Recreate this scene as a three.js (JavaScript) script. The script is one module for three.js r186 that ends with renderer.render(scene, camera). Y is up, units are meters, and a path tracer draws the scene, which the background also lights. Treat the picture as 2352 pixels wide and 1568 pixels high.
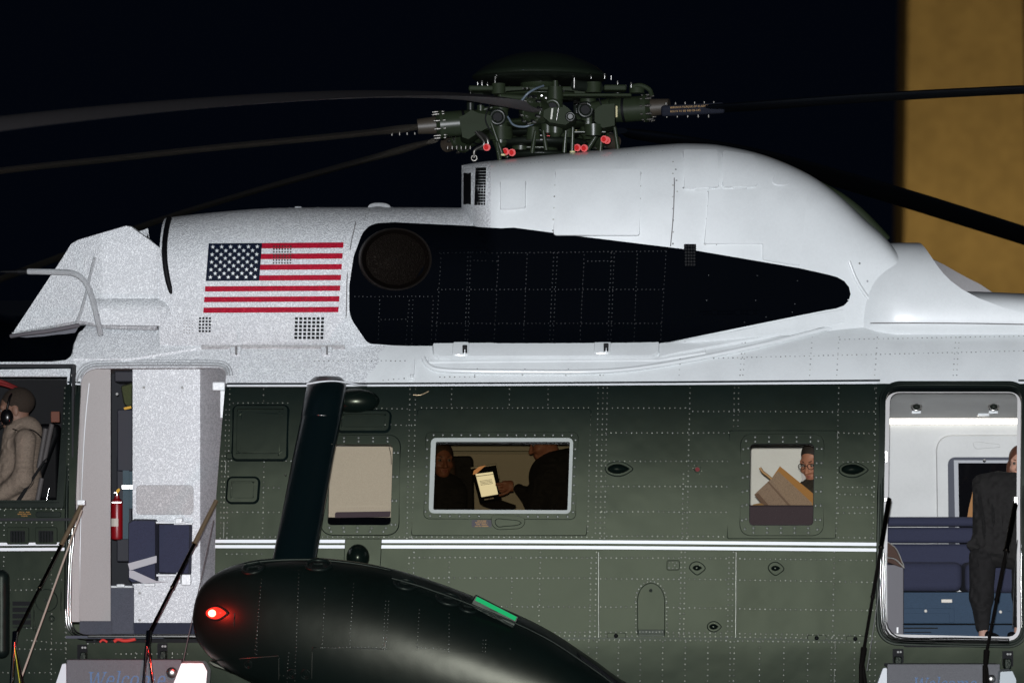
import * as THREE from 'three';
import { mergeGeometries, toCreasedNormals } from 'three/addons/utils/BufferGeometryUtils.js';
import { MarchingCubes } from 'three/addons/objects/MarchingCubes.js';
import { RoundedBoxGeometry } from 'three/addons/geometries/RoundedBoxGeometry.js';
import { RectAreaLightUniformsLib } from 'three/addons/lights/RectAreaLightUniformsLib.js';

// ------------------------------------------------------------------ camera, sky, flash
const V3 = THREE.Vector3;
const scene = new THREE.Scene();
const K = 360, D = 30, CY = 1.7, Y0 = 3.08;              // 360 drawing units to the metre on the flank (z = 0), lens at eye height 30 m away
const camera = new THREE.PerspectiveCamera(8.303, 1024 / 682, 0.5, 4000);
camera.position.set(0, CY, D);
camera.lookAt(0, CY, 0);
camera.setViewOffset(1024, 682, 0, -Math.round((Y0 - CY) * K * 1024 / 2352), 1024, 682);   // shift lens
camera.focus = 30.2;
camera.userData.fStop = 2.8;
camera.updateProjectionMatrix();
const renderer = new THREE.WebGLRenderer({ antialias: true });
renderer.setSize(1024, 682);
renderer.toneMapping = THREE.LinearToneMapping;
renderer.toneMappingExposure = 1;
renderer.shadowMap.enabled = true;
RectAreaLightUniformsLib.init();
{ // clear, moonless-looking night sky
  const w = 64, h = 32, d = new Float32Array(w * h * 4);
  for (let j = 0; j < h; j++) for (let i = 0; i < w; i++) {
    const e = (j + 0.5) / h * 2 - 1, g = Math.exp(-Math.abs(e) * 3), k = (j * w + i) * 4;
    d[k] = 0.0004 + 0.0004 * g; d[k + 1] = 0.0010 + 0.0004 * g; d[k + 2] = 0.0026 + 0.0006 * g; d[k + 3] = 1;
  }
  const sky = new THREE.DataTexture(d, w, h, THREE.RGBAFormat, THREE.FloatType);
  sky.mapping = THREE.EquirectangularReflectionMapping;
  sky.magFilter = sky.minFilter = THREE.LinearFilter;
  sky.needsUpdate = true;
  scene.background = sky; scene.environment = sky;
}
const moon = new THREE.DirectionalLight(0xcfd8ff, 0.012);
moon.position.set(-60, 120, 80);
moon.castShadow = true;
Object.assign(moon.shadow.camera, { left: -14, right: 14, top: 14, bottom: -14, near: 1, far: 300 });
scene.add(moon);
const FLASH = new V3(-0.12, 2.0, 30.6);
const flashLight = new THREE.SpotLight(0xf6f9ff, 3100, 0, 0.28, 0.35, 2);
flashLight.position.copy(FLASH);
flashLight.target.position.set(0, 2.95, 0);
flashLight.castShadow = true;
flashLight.shadow.radius = 5;
flashLight.shadow.mapSize.set(4096, 4096);
scene.add(flashLight, flashLight.target);

// ------------------------------------------------------------------ helpers
let seed = 20;
const rnd = () => { seed = (seed * 1664525 + 1013904223) >>> 0; return seed / 4294967296; };
const lerp = (a, b, t) => a + (b - a) * t;
const clamp = (x, a = 0, b = 1) => Math.min(b, Math.max(a, x));
const smooth = (a, b, x) => { const t = clamp((x - a) / (b - a)); return t * t * (3 - 2 * t); };
const X = u => (u - 1176) / K, Y = v => Y0 - (v - 784) / K;
const P = (u, v, z = 0) => { const s = (D - z) / D; return new V3(X(u) * s, CY + (Y(v) - CY) * s, z); };
const pairs = a => { const r = []; for (let i = 0; i < a.length; i += 2) r.push([a[i], a[i + 1]]); return r; };
function curve(flat) {            // smooth height curve through (u, v) pairs
  const p = pairs(flat);
  return u => {
    if (u <= p[0][0]) return p[0][1];
    const n = p.length - 1;
    if (u >= p[n][0]) return p[n][1];
    let i = 0; while (u > p[i + 1][0]) i++;
    const [x0, y0] = p[i], [x1, y1] = p[i + 1], h = x1 - x0, t = (u - x0) / h;
    const m = k => k <= 0 ? (p[1][1] - p[0][1]) / (p[1][0] - p[0][0]) : k >= n ? (p[n][1] - p[n - 1][1]) / (p[n][0] - p[n - 1][0]) : (p[k + 1][1] - p[k - 1][1]) / (p[k + 1][0] - p[k - 1][0]);
    const t2 = t * t, t3 = t2 * t;
    return (2 * t3 - 3 * t2 + 1) * y0 + (t3 - 2 * t2 + t) * h * m(i) + (-2 * t3 + 3 * t2) * y1 + (t3 - t2) * h * m(i + 1);
  };
}
function rounded(flat, radii, seg = 6) {        // polygon with rounded corners
  const p = pairs(flat), n = p.length, out = [];
  for (let i = 0; i < n; i++) {
    const r = Array.isArray(radii) ? radii[i] : radii, b = p[i], a = p[(i + n - 1) % n], c = p[(i + 1) % n];
    if (!r) { out.push(b); continue; }
    const la = Math.hypot(a[0] - b[0], a[1] - b[1]), lc = Math.hypot(c[0] - b[0], c[1] - b[1]);
    const da = [(a[0] - b[0]) / la, (a[1] - b[1]) / la], dc = [(c[0] - b[0]) / lc, (c[1] - b[1]) / lc];
    const half = Math.acos(clamp(da[0] * dc[0] + da[1] * dc[1], -1, 1)) / 2, t = Math.min(r / Math.tan(half), la * 0.49, lc * 0.49);
    const s = [b[0] + da[0] * t, b[1] + da[1] * t], e = [b[0] + dc[0] * t, b[1] + dc[1] * t];
    for (let k = 0; k <= seg; k++) { const q = k / seg, w = [(1 - q) ** 2, 2 * q * (1 - q) * 1, q * q]; const sh = 0.86; // slightly fuller than a parabola
      const m = [lerp((s[0] + e[0]) / 2, b[0], sh), lerp((s[1] + e[1]) / 2, b[1], sh)];
      out.push([w[0] * s[0] + w[1] * m[0] + w[2] * e[0], w[0] * s[1] + w[1] * m[1] + w[2] * e[1]]); }
  }
  return out;
}
const rbox = (u0, v0, u1, v1, r = 0, lean = 0, seg = 6) => rounded([u0, v0, u1, v0, u1 - lean, v1, u0 - lean, v1], r, seg);
function splineLoop(flat, n = 60) {
  const c = new THREE.CatmullRomCurve3(pairs(flat).map(q => new V3(q[0], q[1], 0)), true, 'centripetal');
  return c.getPoints(n).slice(0, -1).map(q => [q.x, q.y]);
}
const ellipse = (u, v, a, b = a, n = 24, turn = 0) => Array.from({ length: n }, (_, i) => { const t = i / n * Math.PI * 2, x = Math.cos(t) * a, y = Math.sin(t) * b; return [u + x * Math.cos(turn) - y * Math.sin(turn), v + x * Math.sin(turn) + y * Math.cos(turn)]; });
const teardrop = (u, v, l, h, n = 26, blunt = 0.36) => Array.from({ length: n }, (_, i) => { const t = i / n * Math.PI * 2, c = Math.cos(t); return [u + l * c, v + h * Math.sin(t) * (c < 0 ? 1 : Math.pow(1 - c * c * 0.75, 0.55) * (1 - 0.15 * c))]; });
const area = p => p.reduce((s, a, i) => { const b = p[(i + 1) % p.length]; return s + a[0] * b[1] - b[0] * a[1]; }, 0) / 2;
function inset(p, d) {                          // > 0 shrinks
  const n = p.length, s = area(p) > 0 ? 1 : -1;
  return p.map((b, i) => {
    let a = p[(i + n - 1) % n], c = p[(i + 1) % n];
    let e1 = [b[0] - a[0], b[1] - a[1]], e2 = [c[0] - b[0], c[1] - b[1]];
    const l1 = Math.hypot(...e1) || 1, l2 = Math.hypot(...e2) || 1;
    const n1 = [-e1[1] / l1 * s, e1[0] / l1 * s], n2 = [-e2[1] / l2 * s, e2[0] / l2 * s];
    let m = [n1[0] + n2[0], n1[1] + n2[1]]; const L = Math.hypot(...m) || 1; m = [m[0] / L, m[1] / L];
    const k = d / Math.max(0.45, m[0] * n1[0] + m[1] * n1[1]);
    return [b[0] + m[0] * k, b[1] + m[1] * k];
  });
}
function onto(S, u, v) { let z = 0, q; for (let i = 0; i < 5; i++) { q = P(u, v, z); z = S(q.x, q.y); } q = P(u, v, z); return q; }
function normalAt(S, x, y) { const e = 0.004, a = (S(x + e, y) - S(x - e, y)) / (2 * e), b = (S(x, y + e) - S(x, y - e)) / (2 * e); return new V3(-a, -b, 1).normalize(); }
const flat = z => () => z;
function buffer(pos, nor, uv, idx) {
  const g = new THREE.BufferGeometry();
  g.setAttribute('position', new THREE.Float32BufferAttribute(pos, 3));
  if (nor) g.setAttribute('normal', new THREE.Float32BufferAttribute(nor, 3));
  g.setAttribute('uv', new THREE.Float32BufferAttribute(uv || new Array(pos.length / 3 * 2).fill(0), 2));
  if (idx) g.setIndex(idx);
  if (!nor) g.computeVertexNormals();
  return g;
}
const plain = g => { let q = g.index ? g.toNonIndexed() : g; for (const k of Object.keys(q.attributes)) if (!['position', 'normal', 'uv'].includes(k)) q.deleteAttribute(k); if (!q.attributes.uv) q.setAttribute('uv', new THREE.Float32BufferAttribute(new Array(q.attributes.position.count * 2).fill(0), 2)); return q; };
const join = list => Array.isArray(list) ? (list.length === 1 ? list[0] : mergeGeometries(list.map(plain))) : list;
// sheet cut to an outline with holes, laid on the surface S; its edges are bevelled down
function skin(contour, S, o = {}) {
  const { holes = [], off = 0, thick = 0.004, bev = 0, max = 46, wallsOnHoles = true, back = null, faceIn = 0, holeDepth = null } = o;
  const face = faceIn ? inset(contour, faceIn) : contour;
  const ring = [face, ...holes], pts = ring.flat().map(q => [q[0], q[1]]);
  let tri = THREE.ShapeUtils.triangulateShape(face.map(q => new THREE.Vector2(...q)), holes.map(h => h.map(q => new THREE.Vector2(...q))));
  for (let pass = 0; pass < 9; pass++) {
    const mid = new Map(), out = []; let any = false;
    const cut = (a, b) => {
      if (Math.hypot(pts[a][0] - pts[b][0], pts[a][1] - pts[b][1]) <= max) return -1;
      const k = a < b ? a * 1e6 + b : b * 1e6 + a;
      if (!mid.has(k)) { mid.set(k, pts.length); pts.push([(pts[a][0] + pts[b][0]) / 2, (pts[a][1] + pts[b][1]) / 2]); }
      return mid.get(k);
    };
    for (const [a, b, c] of tri) {
      const ab = cut(a, b), bc = cut(b, c), ca = cut(c, a), n = (ab >= 0) + (bc >= 0) + (ca >= 0);
      if (!n) { out.push([a, b, c]); continue; }
      any = true;
      if (n === 3) out.push([a, ab, ca], [ab, b, bc], [ca, bc, c], [ab, bc, ca]);
      else if (n === 1) { if (ab >= 0) out.push([a, ab, c], [ab, b, c]); else if (bc >= 0) out.push([b, bc, a], [bc, c, a]); else out.push([c, ca, b], [ca, a, b]); }
      else { if (ab < 0) out.push([c, ca, bc], [ca, a, b], [ca, b, bc]); else if (bc < 0) out.push([a, ab, ca], [ab, b, c], [ab, c, ca]); else out.push([b, bc, ab], [bc, c, a], [bc, a, ab]); }
    }
    tri = out; if (!any) break;
  }
  const pos = [], nor = [], uv = [], idx = [];
  const place = (q, lift) => { const w = onto(S, q[0], q[1]), n = normalAt(S, w.x, w.y); return [w.addScaledVector(n, lift), n]; };
  for (const q of pts) { const [w, n] = place(q, off); pos.push(w.x, w.y, w.z); nor.push(n.x, n.y, n.z); uv.push(w.x, w.y); }
  for (const [a, b, c] of tri) { const s = (pts[b][0] - pts[a][0]) * (pts[c][1] - pts[a][1]) - (pts[c][0] - pts[a][0]) * (pts[b][1] - pts[a][1]); if (s < 0) idx.push(a, b, c); else idx.push(a, c, b); }
  const top = plain(buffer(pos, nor, uv, idx));
  const walls = [];
  const wall = (r, r2, l1, l2, mirror) => {
    const p2 = [], u2 = [], i2 = [], n = r.length;
    for (let i = 0; i <= n; i++) {
      const a = place(r[i % n], l1)[0], b = mirror != null ? place(r2[i % n], l1)[0] : place(r2[i % n], l2)[0];
      if (mirror != null) { b.z = 2 * mirror - b.z; }
      p2.push(a.x, a.y, a.z, b.x, b.y, b.z); u2.push(a.x, a.y, b.x + 0.01, b.y + 0.01);
      if (i < n) { const k = i * 2; i2.push(k, k + 1, k + 2, k + 1, k + 3, k + 2); }
    }
    return toCreasedNormals(plain(buffer(p2, null, u2, i2)), 0.7);
  };
  const sgn = bev;
  if (back != null) { if (faceIn) walls.push(wall(face, contour, off, off - thick)); walls.push(wall(contour, contour, off - thick, 0, back)); }
  else if (thick) walls.push(wall(face, sgn ? inset(face, -sgn) : face, off, off - thick));
  if (wallsOnHoles) for (const h of holes) walls.push(wall(h, h, off, off - (holeDepth ?? (thick || 0.003))));
  if (back != null) { const p3 = pos.slice(); for (let i = 2; i < p3.length; i += 3) p3[i] = 2 * back - p3[i]; walls.push(plain(buffer(p3, null, uv, idx))); }
  return join([top, ...walls]);
}
function rings(list, caps = true) {               // loft through closed rings of equal length
  const n = list[0].length, pos = [], uv = [], idx = [];
  list.forEach(r => { for (let i = 0; i <= n; i++) { const q = r[i % n]; pos.push(q.x, q.y, q.z); uv.push(q.x + q.z * 0.3, q.y); } });
  for (let j = 0; j + 1 < list.length; j++) for (let i = 0; i < n; i++) { const a = j * (n + 1) + i, b = a + n + 1; idx.push(a, b, a + 1, b, b + 1, a + 1); }
  if (caps) for (const [j, f] of [[0, 0], [list.length - 1, 1]]) {
    const c = list[j].reduce((s, q) => s.add(q), new V3()).divideScalar(n), k = pos.length / 3;
    pos.push(c.x, c.y, c.z); uv.push(c.x, c.y);
    for (let i = 0; i < n; i++) { const a = j * (n + 1) + i; f ? idx.push(k, a, a + 1) : idx.push(k, a + 1, a); }
  }
  return toCreasedNormals(plain(buffer(pos, null, uv, idx)), 0.55);
}
function tube(points, r, seg = 8, steps, closed = false) {
  const c = points.isCurve ? points : new THREE.CatmullRomCurve3(points, closed, 'centripetal');
  return new THREE.TubeGeometry(c, steps || Math.max(8, points.length * 6), r, seg, closed);
}
function rod(a, b, ra, rb = ra, seg = 14, capped = true) {
  const g = new THREE.CylinderGeometry(rb, ra, a.distanceTo(b), seg, 1, !capped);
  const q = new THREE.Quaternion().setFromUnitVectors(new V3(0, 1, 0), b.clone().sub(a).normalize());
  return g.applyQuaternion(q).translate(...a.clone().lerp(b, 0.5).toArray());
}
function rail(pts2, S, off, r, seg = 6, closed = true) {      // thin tube along an outline lying on S
  const p = pts2.map(q => { const w = onto(S, q[0], q[1]); return w.addScaledVector(normalAt(S, w.x, w.y), off); });
  return new THREE.TubeGeometry(new THREE.CatmullRomCurve3(p, closed, 'centripetal'), p.length * 4, r, seg, closed);
}
const box = (a, b, r = 0.006) => { const s = [Math.abs(a.x - b.x), Math.abs(a.y - b.y), Math.abs(a.z - b.z)]; const g = r ? new RoundedBoxGeometry(...s, 2, Math.min(r, ...s.map(q => q * 0.49))) : new THREE.BoxGeometry(...s); return g.translate((a.x + b.x) / 2, (a.y + b.y) / 2, (a.z + b.z) / 2); };
const PV = (u, v, z) => P(u, v, z - 0.3), flatV = z => flat(z - 0.3);
const pboxV = (u0, v0, u1, v1, z0, z1, r) => pbox(u0, v0, u1, v1, z0 - 0.3, z1 - 0.3, r);
const pbox = (u0, v0, u1, v1, z0, z1, r) => { const z = Math.max(z0, z1), a = P(u0, v0, z), b = P(u1, v1, z); return box(new V3(a.x, a.y, z0), new V3(b.x, b.y, z1), r); };
const disc = (c, n, r, h = 0.01, seg = 18) => rod(c, c.clone().addScaledVector(n.clone().normalize(), h), r, r, seg);

const used = {};
const numbered = n => { const k = used[n] = (used[n] ?? -1) + 1; return k ? n + '_' + String(k).padStart(3, '0') : n; };
function thing(name, label, category, at = [0, 0, 0], group) {
  const o = new THREE.Group(); o.name = numbered(name); o.position.set(...at);
  o.userData = { label, category }; if (group) o.userData.group = group;
  scene.add(o); return o;
}
function mesh(name, geo, mat, parent, label, kind) {
  const m = new THREE.Mesh(join(geo), mat); m.name = numbered(name);
  m.castShadow = m.receiveShadow = true;
  if (label) m.userData.label = label;
  if (kind) m.userData.kind = kind;
  (parent || scene).add(m); return m;
}

// ------------------------------------------------------------------ textures and materials
function field(n, fn) { const f = new Float32Array(n * n); for (let j = 0; j < n; j++) for (let i = 0; i < n; i++) f[j * n + i] = fn(i, j); return f; }
function lattice(n, cells, s) {                  // periodic value noise
  let q = s * 7919 + 13; const r = () => { q = (q * 1664525 + 1013904223) >>> 0; return q / 4294967296; };
  const g = Float32Array.from({ length: cells * cells }, r);
  return field(n, (i, j) => {
    const x = i / n * cells, y = j / n * cells, a = Math.floor(x), b = Math.floor(y), fx = x - a, fy = y - b, sx = fx * fx * (3 - 2 * fx), sy = fy * fy * (3 - 2 * fy);
    const at = (u, v) => g[(v % cells) * cells + u % cells];
    return lerp(lerp(at(a, b), at(a + 1, b), sx), lerp(at(a, b + 1), at(a + 1, b + 1), sx), sy);
  });
}
const mix = (n, list) => { const out = new Float32Array(n * n); for (const [f, w] of list) for (let i = 0; i < out.length; i++) out[i] += f[i] * w; return out; };
function tex(n, f, rep, rgb) {                    // rgb(v) -> [r,g,b] 0..1 (sRGB) or grey data
  const d = new Uint8Array(n * n * 4);
  for (let i = 0; i < n * n; i++) { const c = rgb ? rgb(f[i], i) : [f[i], f[i], f[i]]; for (let k = 0; k < 3; k++) d[i * 4 + k] = clamp(c[k]) * 255; d[i * 4 + 3] = 255; }
  const t = new THREE.DataTexture(d, n, n); t.wrapS = t.wrapT = THREE.RepeatWrapping; t.magFilter = THREE.LinearFilter; t.minFilter = THREE.LinearMipmapLinearFilter; t.generateMipmaps = true;
  t.repeat.set(1 / rep, 1 / rep); if (rgb) t.colorSpace = THREE.SRGBColorSpace; t.needsUpdate = true; return t;
}
const N = 1024;
const L = { a: lattice(N, 8, 1), b: lattice(N, 16, 2), c: lattice(N, 48, 3), d: lattice(N, 128, 4), e: lattice(N, 256, 5), f: lattice(N, 200, 6), g: lattice(N, 512, 7) };
// water droplets standing on cold paint: small domes of uneven size
const drops = mix(N, [[L.d, 0.3], [L.f, 0.35], [L.e, 0.55], [L.g, 0.2]]).map(v => smooth(0.42, 0.98, v));
const T = {
  wetBump: tex(N, drops, 0.95),
  wetColour: tex(N, drops.map((v, i) => v * 0.5 + L.d[i] * 0.15 + L.e[i] * 0.25 + L.g[i] * 0.1), 0.95, v => { const k = 0.79 + 0.29 * v; return [k, k * 1.0, k * 1.01]; }),
  waves: tex(N, mix(N, [[L.a, 0.55], [L.b, 0.35], [L.c, 0.07], [L.g, 0.012]]), 2.6),
  fine: tex(N, mix(N, [[L.g, 0.5], [L.e, 0.3], [L.c, 0.2]]), 0.9),
  greenTone: tex(N, mix(N, [[L.a, 0.4], [L.c, 0.25], [L.g, 0.35]]), 2.1, v => { const k = 0.82 + 0.36 * v; return [k * 1.0, k, k * 0.98]; }),
  cloth: tex(256, field(256, (i, j) => 0.5 + 0.25 * Math.sin(i * Math.PI / 4) + 0.25 * Math.sin(j * Math.PI / 4)), 0.06),
  whiteTone: tex(N, mix(N, [[L.b, 0.5], [L.d, 0.2], [L.g, 0.3]]), 1.9, v => { const k = 0.955 + 0.07 * v; return [k, k, k]; }),
  speckSoft: tex(N, mix(N, [[L.g, 0.6], [L.e, 0.4]]), 0.8, v => { const k = 0.9 + 0.14 * v; return [k, k, k]; }),
  speck: tex(N, mix(N, [[L.g, 0.6], [L.e, 0.4]]), 0.8, v => { const k = 0.7 + 0.5 * v; return [k, k, k]; }),
};
T.folds = tex(512, mix(512, [[lattice(512, 7, 41), 0.6], [lattice(512, 17, 42), 0.4]]).map(v => 1 - Math.abs(v - 0.5) * 2.2), 0.55);
const rgb = (r, g, b) => new THREE.Color().setRGB(r, g, b);
const std = (c, rough, extra = {}) => new THREE.MeshStandardMaterial({ color: c, roughness: rough, metalness: 0, side: THREE.DoubleSide, ...extra });
const phys = (c, rough, extra = {}) => new THREE.MeshPhysicalMaterial({ color: c, roughness: rough, metalness: 0, side: THREE.DoubleSide, ...extra });
const M = {
  white: phys(rgb(0.71, 0.74, 0.742), 0.42, { map: T.whiteTone, bumpMap: T.waves, bumpScale: 0.006, clearcoat: 0.5, clearcoatRoughness: 0.16 }),
  wet: phys(rgb(0.81, 0.835, 0.835), 0.5, { map: T.wetColour, bumpMap: T.wetBump, bumpScale: 0.0032 }),
  wetGrey: phys(rgb(0.55, 0.54, 0.53), 0.6, { map: T.wetColour, bumpMap: T.wetBump, bumpScale: 0.003 }),
  wetRed: phys(rgb(0.46, 0.006, 0.03), 0.55, { specularIntensity: 0.35, map: T.wetColour, bumpMap: T.wetBump, bumpScale: 0.003 }),
  wetNavy: phys(rgb(0.003, 0.007, 0.02), 0.6, { specularIntensity: 0.3, bumpMap: T.wetBump, bumpScale: 0.002 }),
  green: phys(rgb(0.0020, 0.0060, 0.0066), 0.475, { map: T.greenTone, bumpMap: T.waves, bumpScale: 0.008, specularIntensity: 0.56, specularColor: rgb(0.90, 1, 0.67) }),
  seamLight: std(rgb(0.09, 0.095, 0.08), 0.3, { metalness: 0.7 }),
  satin: phys(rgb(0.003, 0.006, 0.005), 0.26, { specularIntensity: 0.5, specularColor: rgb(0.93, 1, 0.74) }),
  gloss: phys(rgb(0.004, 0.007, 0.0065), 0.44, { bumpMap: T.waves, bumpScale: 0.006, specularIntensity: 0.4, specularColor: rgb(0.92, 1, 0.82) }),
  strut: phys(rgb(0.0012, 0.0045, 0.0052), 0.3, { clearcoat: 0.25, clearcoatRoughness: 0.1 }),
  hub: phys(rgb(0.0185, 0.026, 0.014), 0.34, { map: T.greenTone, specularIntensity: 0.8 }),
  hubFlat: phys(rgb(0.0185, 0.026, 0.014), 0.62, { map: T.greenTone, specularIntensity: 0.22 }),
  dull: std(rgb(0.13, 0.125, 0.115), 0.34, { metalness: 0.9 }),
  bolt: std(rgb(0.10, 0.105, 0.095), 0.34, { metalness: 0.55 }),
  worn: std(rgb(0.16, 0.165, 0.145), 0.3, { metalness: 0.7 }),
  trim: std(rgb(0.10, 0.10, 0.095), 0.14, { metalness: 1 }),
  screw: std(rgb(0.22, 0.22, 0.21), 0.6, { metalness: 0.3 }),
  hubDark: phys(rgb(0.009, 0.012, 0.009), 0.35, { specularIntensity: 0.7 }),
  black: phys(rgb(0.0006, 0.0012, 0.0024), 0.75, { specularIntensity: 0.035 }),
  blackRivet: phys(rgb(0.003, 0.004, 0.006), 0.3, { specularIntensity: 0.55 }),
  rubber: phys(rgb(0.0022, 0.0026, 0.0035), 0.6, { specularIntensity: 0.3 }),
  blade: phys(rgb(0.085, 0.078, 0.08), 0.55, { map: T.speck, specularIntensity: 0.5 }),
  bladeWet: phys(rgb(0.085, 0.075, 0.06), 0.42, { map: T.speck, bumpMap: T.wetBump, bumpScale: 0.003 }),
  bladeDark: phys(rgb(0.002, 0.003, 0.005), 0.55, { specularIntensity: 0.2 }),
  chrome: std(rgb(0.72, 0.72, 0.72), 0.1, { metalness: 1 }),
  steel: std(rgb(0.5, 0.49, 0.47), 0.28, { metalness: 1 }),
  brass: std(rgb(0.42, 0.32, 0.2), 0.38, { metalness: 0.8 }),
  redPlastic: std(rgb(0.55, 0.012, 0.012), 0.5),
  exhaust: std(rgb(0.012, 0.009, 0.007), 0.6, { metalness: 0.2, map: T.speck }),
  cabin: std(rgb(0.585, 0.59, 0.57), 0.6, { map: T.whiteTone }),
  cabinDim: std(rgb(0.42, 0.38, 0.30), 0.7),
  beige: std(rgb(0.54, 0.515, 0.495), 0.75, { map: T.speckSoft }),
  carpet: std(rgb(0.075, 0.08, 0.10), 0.95, { map: T.speck }),
  carpetNavy: std(rgb(0.022, 0.026, 0.045), 0.95, { map: T.speck }),
  navy: std(rgb(0.030, 0.034, 0.068), 0.9, { map: T.speck, bumpMap: T.cloth, bumpScale: 0.0006 }),
  blueBase: std(rgb(0.032, 0.062, 0.105), 0.85, { map: T.speck }),
  blackCloth: std(rgb(0.0095, 0.0082, 0.0075), 0.9, { map: T.speck, bumpMap: T.folds, bumpScale: 0.022 }),
  paper: std(rgb(0.5, 0.47, 0.4), 0.8),
};

// ------------------------------------------------------------------ ground and far setting
{
  const g = new THREE.PlaneGeometry(6000, 6000, 8, 8).rotateX(-Math.PI / 2);
  const uv = g.attributes.uv; for (let i = 0; i < uv.count; i++) uv.setXY(i, uv.getX(i) * 6000, uv.getY(i) * 6000);
  const m = mesh('ground', g, std(rgb(0.06, 0.065, 0.045), 0.95, { map: T.speck }), null, null, 'structure');
  m.userData.label = 'dark ground under the helicopter reaching to the horizon';
}
{ // tall lit stone obelisk far behind, with its floodlights
  const o = thing('stone_obelisk', 'tall amber lit stone obelisk out of focus behind the tail', 'obelisk', [X(2206.5) * 21, 0, -600]);
  const stone = std(rgb(0.40, 0.345, 0.22), 0.9, { map: tex(256, mix(256, [[lattice(256, 8, 31), 0.5], [lattice(256, 32, 32), 0.5]]), 30, v => { const k = 0.86 + 0.16 * v; return [k, k * 0.985, k * 0.96]; }), bumpMap: T.fine, bumpScale: 0.05 });
  const w0 = 9.1, w1 = 6.2, H = 152;
  const quad = (y, w) => { const c = 0.18; return [[-w, -w + c], [-w + c, -w], [w - c, -w], [w, -w + c], [w, w - c], [w - c, w], [-w + c, w], [-w, w - c]].map(q => new V3(q[0], y, q[1])); };
  const shaft = rings([quad(0, w0), quad(H * 0.5, (w0 + w1) / 2), quad(H, w1)]);
  mesh('shaft', shaft, stone, o);
  mesh('pyramidion', rings([quad(H, w1), quad(H + 17, 0.25)]), stone, o);
  for (const [i, dx, dz] of [[0, -16, 92], [1, 62, 84]]) {
    const at = new V3(o.position.x + dx, 1.0, -600 + dz), aim = new V3(o.position.x, 78, -600);
    const f = thing('floodlight', i ? 'amber floodlight on the ground right of the obelisk foot' : 'amber floodlight on the ground before the obelisk foot', 'floodlight', at.toArray());
    const dir = aim.clone().sub(at).normalize();
    mesh('housing', rod(dir.clone().multiplyScalar(-0.5), dir.clone().multiplyScalar(0.1), 0.35, 0.5), M.rubber, f);
    mesh('lamp_glass', rod(dir.clone().multiplyScalar(0.1), dir.clone().multiplyScalar(0.13), 0.48), new THREE.MeshStandardMaterial({ color: 0x221100, emissive: rgb(1, 0.6, 0.2), emissiveIntensity: 4 }), f);
    mesh('bracket', [box(new V3(-0.6, -1.0, -0.1), new V3(-0.52, 0.1, 0.1)), box(new V3(0.52, -1.0, -0.1), new V3(0.6, 0.1, 0.1)), box(new V3(-0.6, -1.0, -0.3), new V3(0.6, -0.92, 0.3))], M.rubber, f);
    const s = new THREE.SpotLight(rgb(0.78, 0.53, 0.21), i ? 15500 : 14500, 0, 0.5, 0.6, 2);
    s.position.copy(at).addScaledVector(dir, 0.3); s.target.position.copy(aim); s.castShadow = true; s.shadow.radius = 20;
    scene.add(s, s.target);
  }
}
{ // the photographer's flash, on a stand beside the lens
  const f = thing('camera_flash', 'photographic flash head on a thin black stand beside the camera', 'flash', FLASH.toArray());
  mesh('housing', new RoundedBoxGeometry(0.12, 0.09, 0.14, 2, 0.015).translate(0, 0, 0.11), M.rubber, f);
  mesh('lamp_window', new RoundedBoxGeometry(0.1, 0.07, 0.01, 2, 0.004).translate(0, 0, 0.032), new THREE.MeshStandardMaterial({ color: 0x999999, emissive: 0xffffff, emissiveIntensity: 2 }), f);
  mesh('stand', [rod(new V3(0, -0.04, 0.12), new V3(0, -2.2, 0.12), 0.012), ...[0, 2.1, 4.2].map(a => rod(new V3(0, -2.2, 0.12), new V3(Math.cos(a) * 0.5, -3.09, 0.12 + Math.sin(a) * 0.5), 0.01))], M.rubber, f);
}

// ------------------------------------------------------------------ the helicopter
const heli = thing('helicopter', 'large dark green and white transport helicopter with open doors and a striped flag', 'helicopter');
const part = (name, geo, mat, label, kind) => mesh(name, geo, mat, heli, label, kind);
const partGroup = (name, label) => { const g = new THREE.Group(); g.name = numbered(name); if (label) g.userData.label = label; heli.add(g); return g; };

// flank: nearly upright, rolling in towards the roof and a little towards the nose
const YC = Y(1400), HH = 1.93, WW = 1.1;
function flank(x, y) {
  let z;
  if (y > YC) { const t = Math.min(0.985, (y - YC) / HH); z = WW * (Math.pow(1 - t * t * t, 1 / 3) - 1); }
  else { const d = YC - y, k = Math.max(0, d - 0.18); z = -0.02 * d * d - 0.16 * k * k / (0.25 + k); }
  const n = Math.max(0, X(1100) - x); return z - 0.022 * n * n;
}
const deckTop = curve([360, 506, 400, 500, 480, 491, 600, 481, 700, 478.5, 820, 478, 1060, 479, 1300, 485, 1700, 520]);
const deckW = curve([360, 0.74, 480, 0.79, 800, 0.83, 1450, 0.83, 1650, 0.78, 1800, 0.70, 1950, 0.61, 2060, 0.55, 2200, 0.45, 2400, 0.4]);
const U = (x, z) => 1176 + x * K * D / (D - z);
const DZ = -1.1;
function deckS(topFn, n, extra = 0) {
  const ym = P(0, 640, -0.4).y, yb = P(0, 834, -0.4).y;
  return (x, y) => {
    const u = U(x, -0.4), w = deckW(u) + extra;
    const t = y > ym ? (y - ym) / (P(u, topFn(u), DZ).y - ym) : (ym - y) / (ym - yb), k = y > ym ? n : 4;
    return DZ + w * Math.pow(Math.max(0.0001, 1 - Math.pow(clamp(t), k)), 1 / k);
  };
}
const pylonTop = curve([1055, 381, 1120, 375, 1300, 357, 1545, 335, 1600, 334.5, 1650, 338, 1750, 360, 1850, 402, 1920, 450, 1980, 507, 2030, 553, 2075, 620, 2100, 700]);
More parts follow.
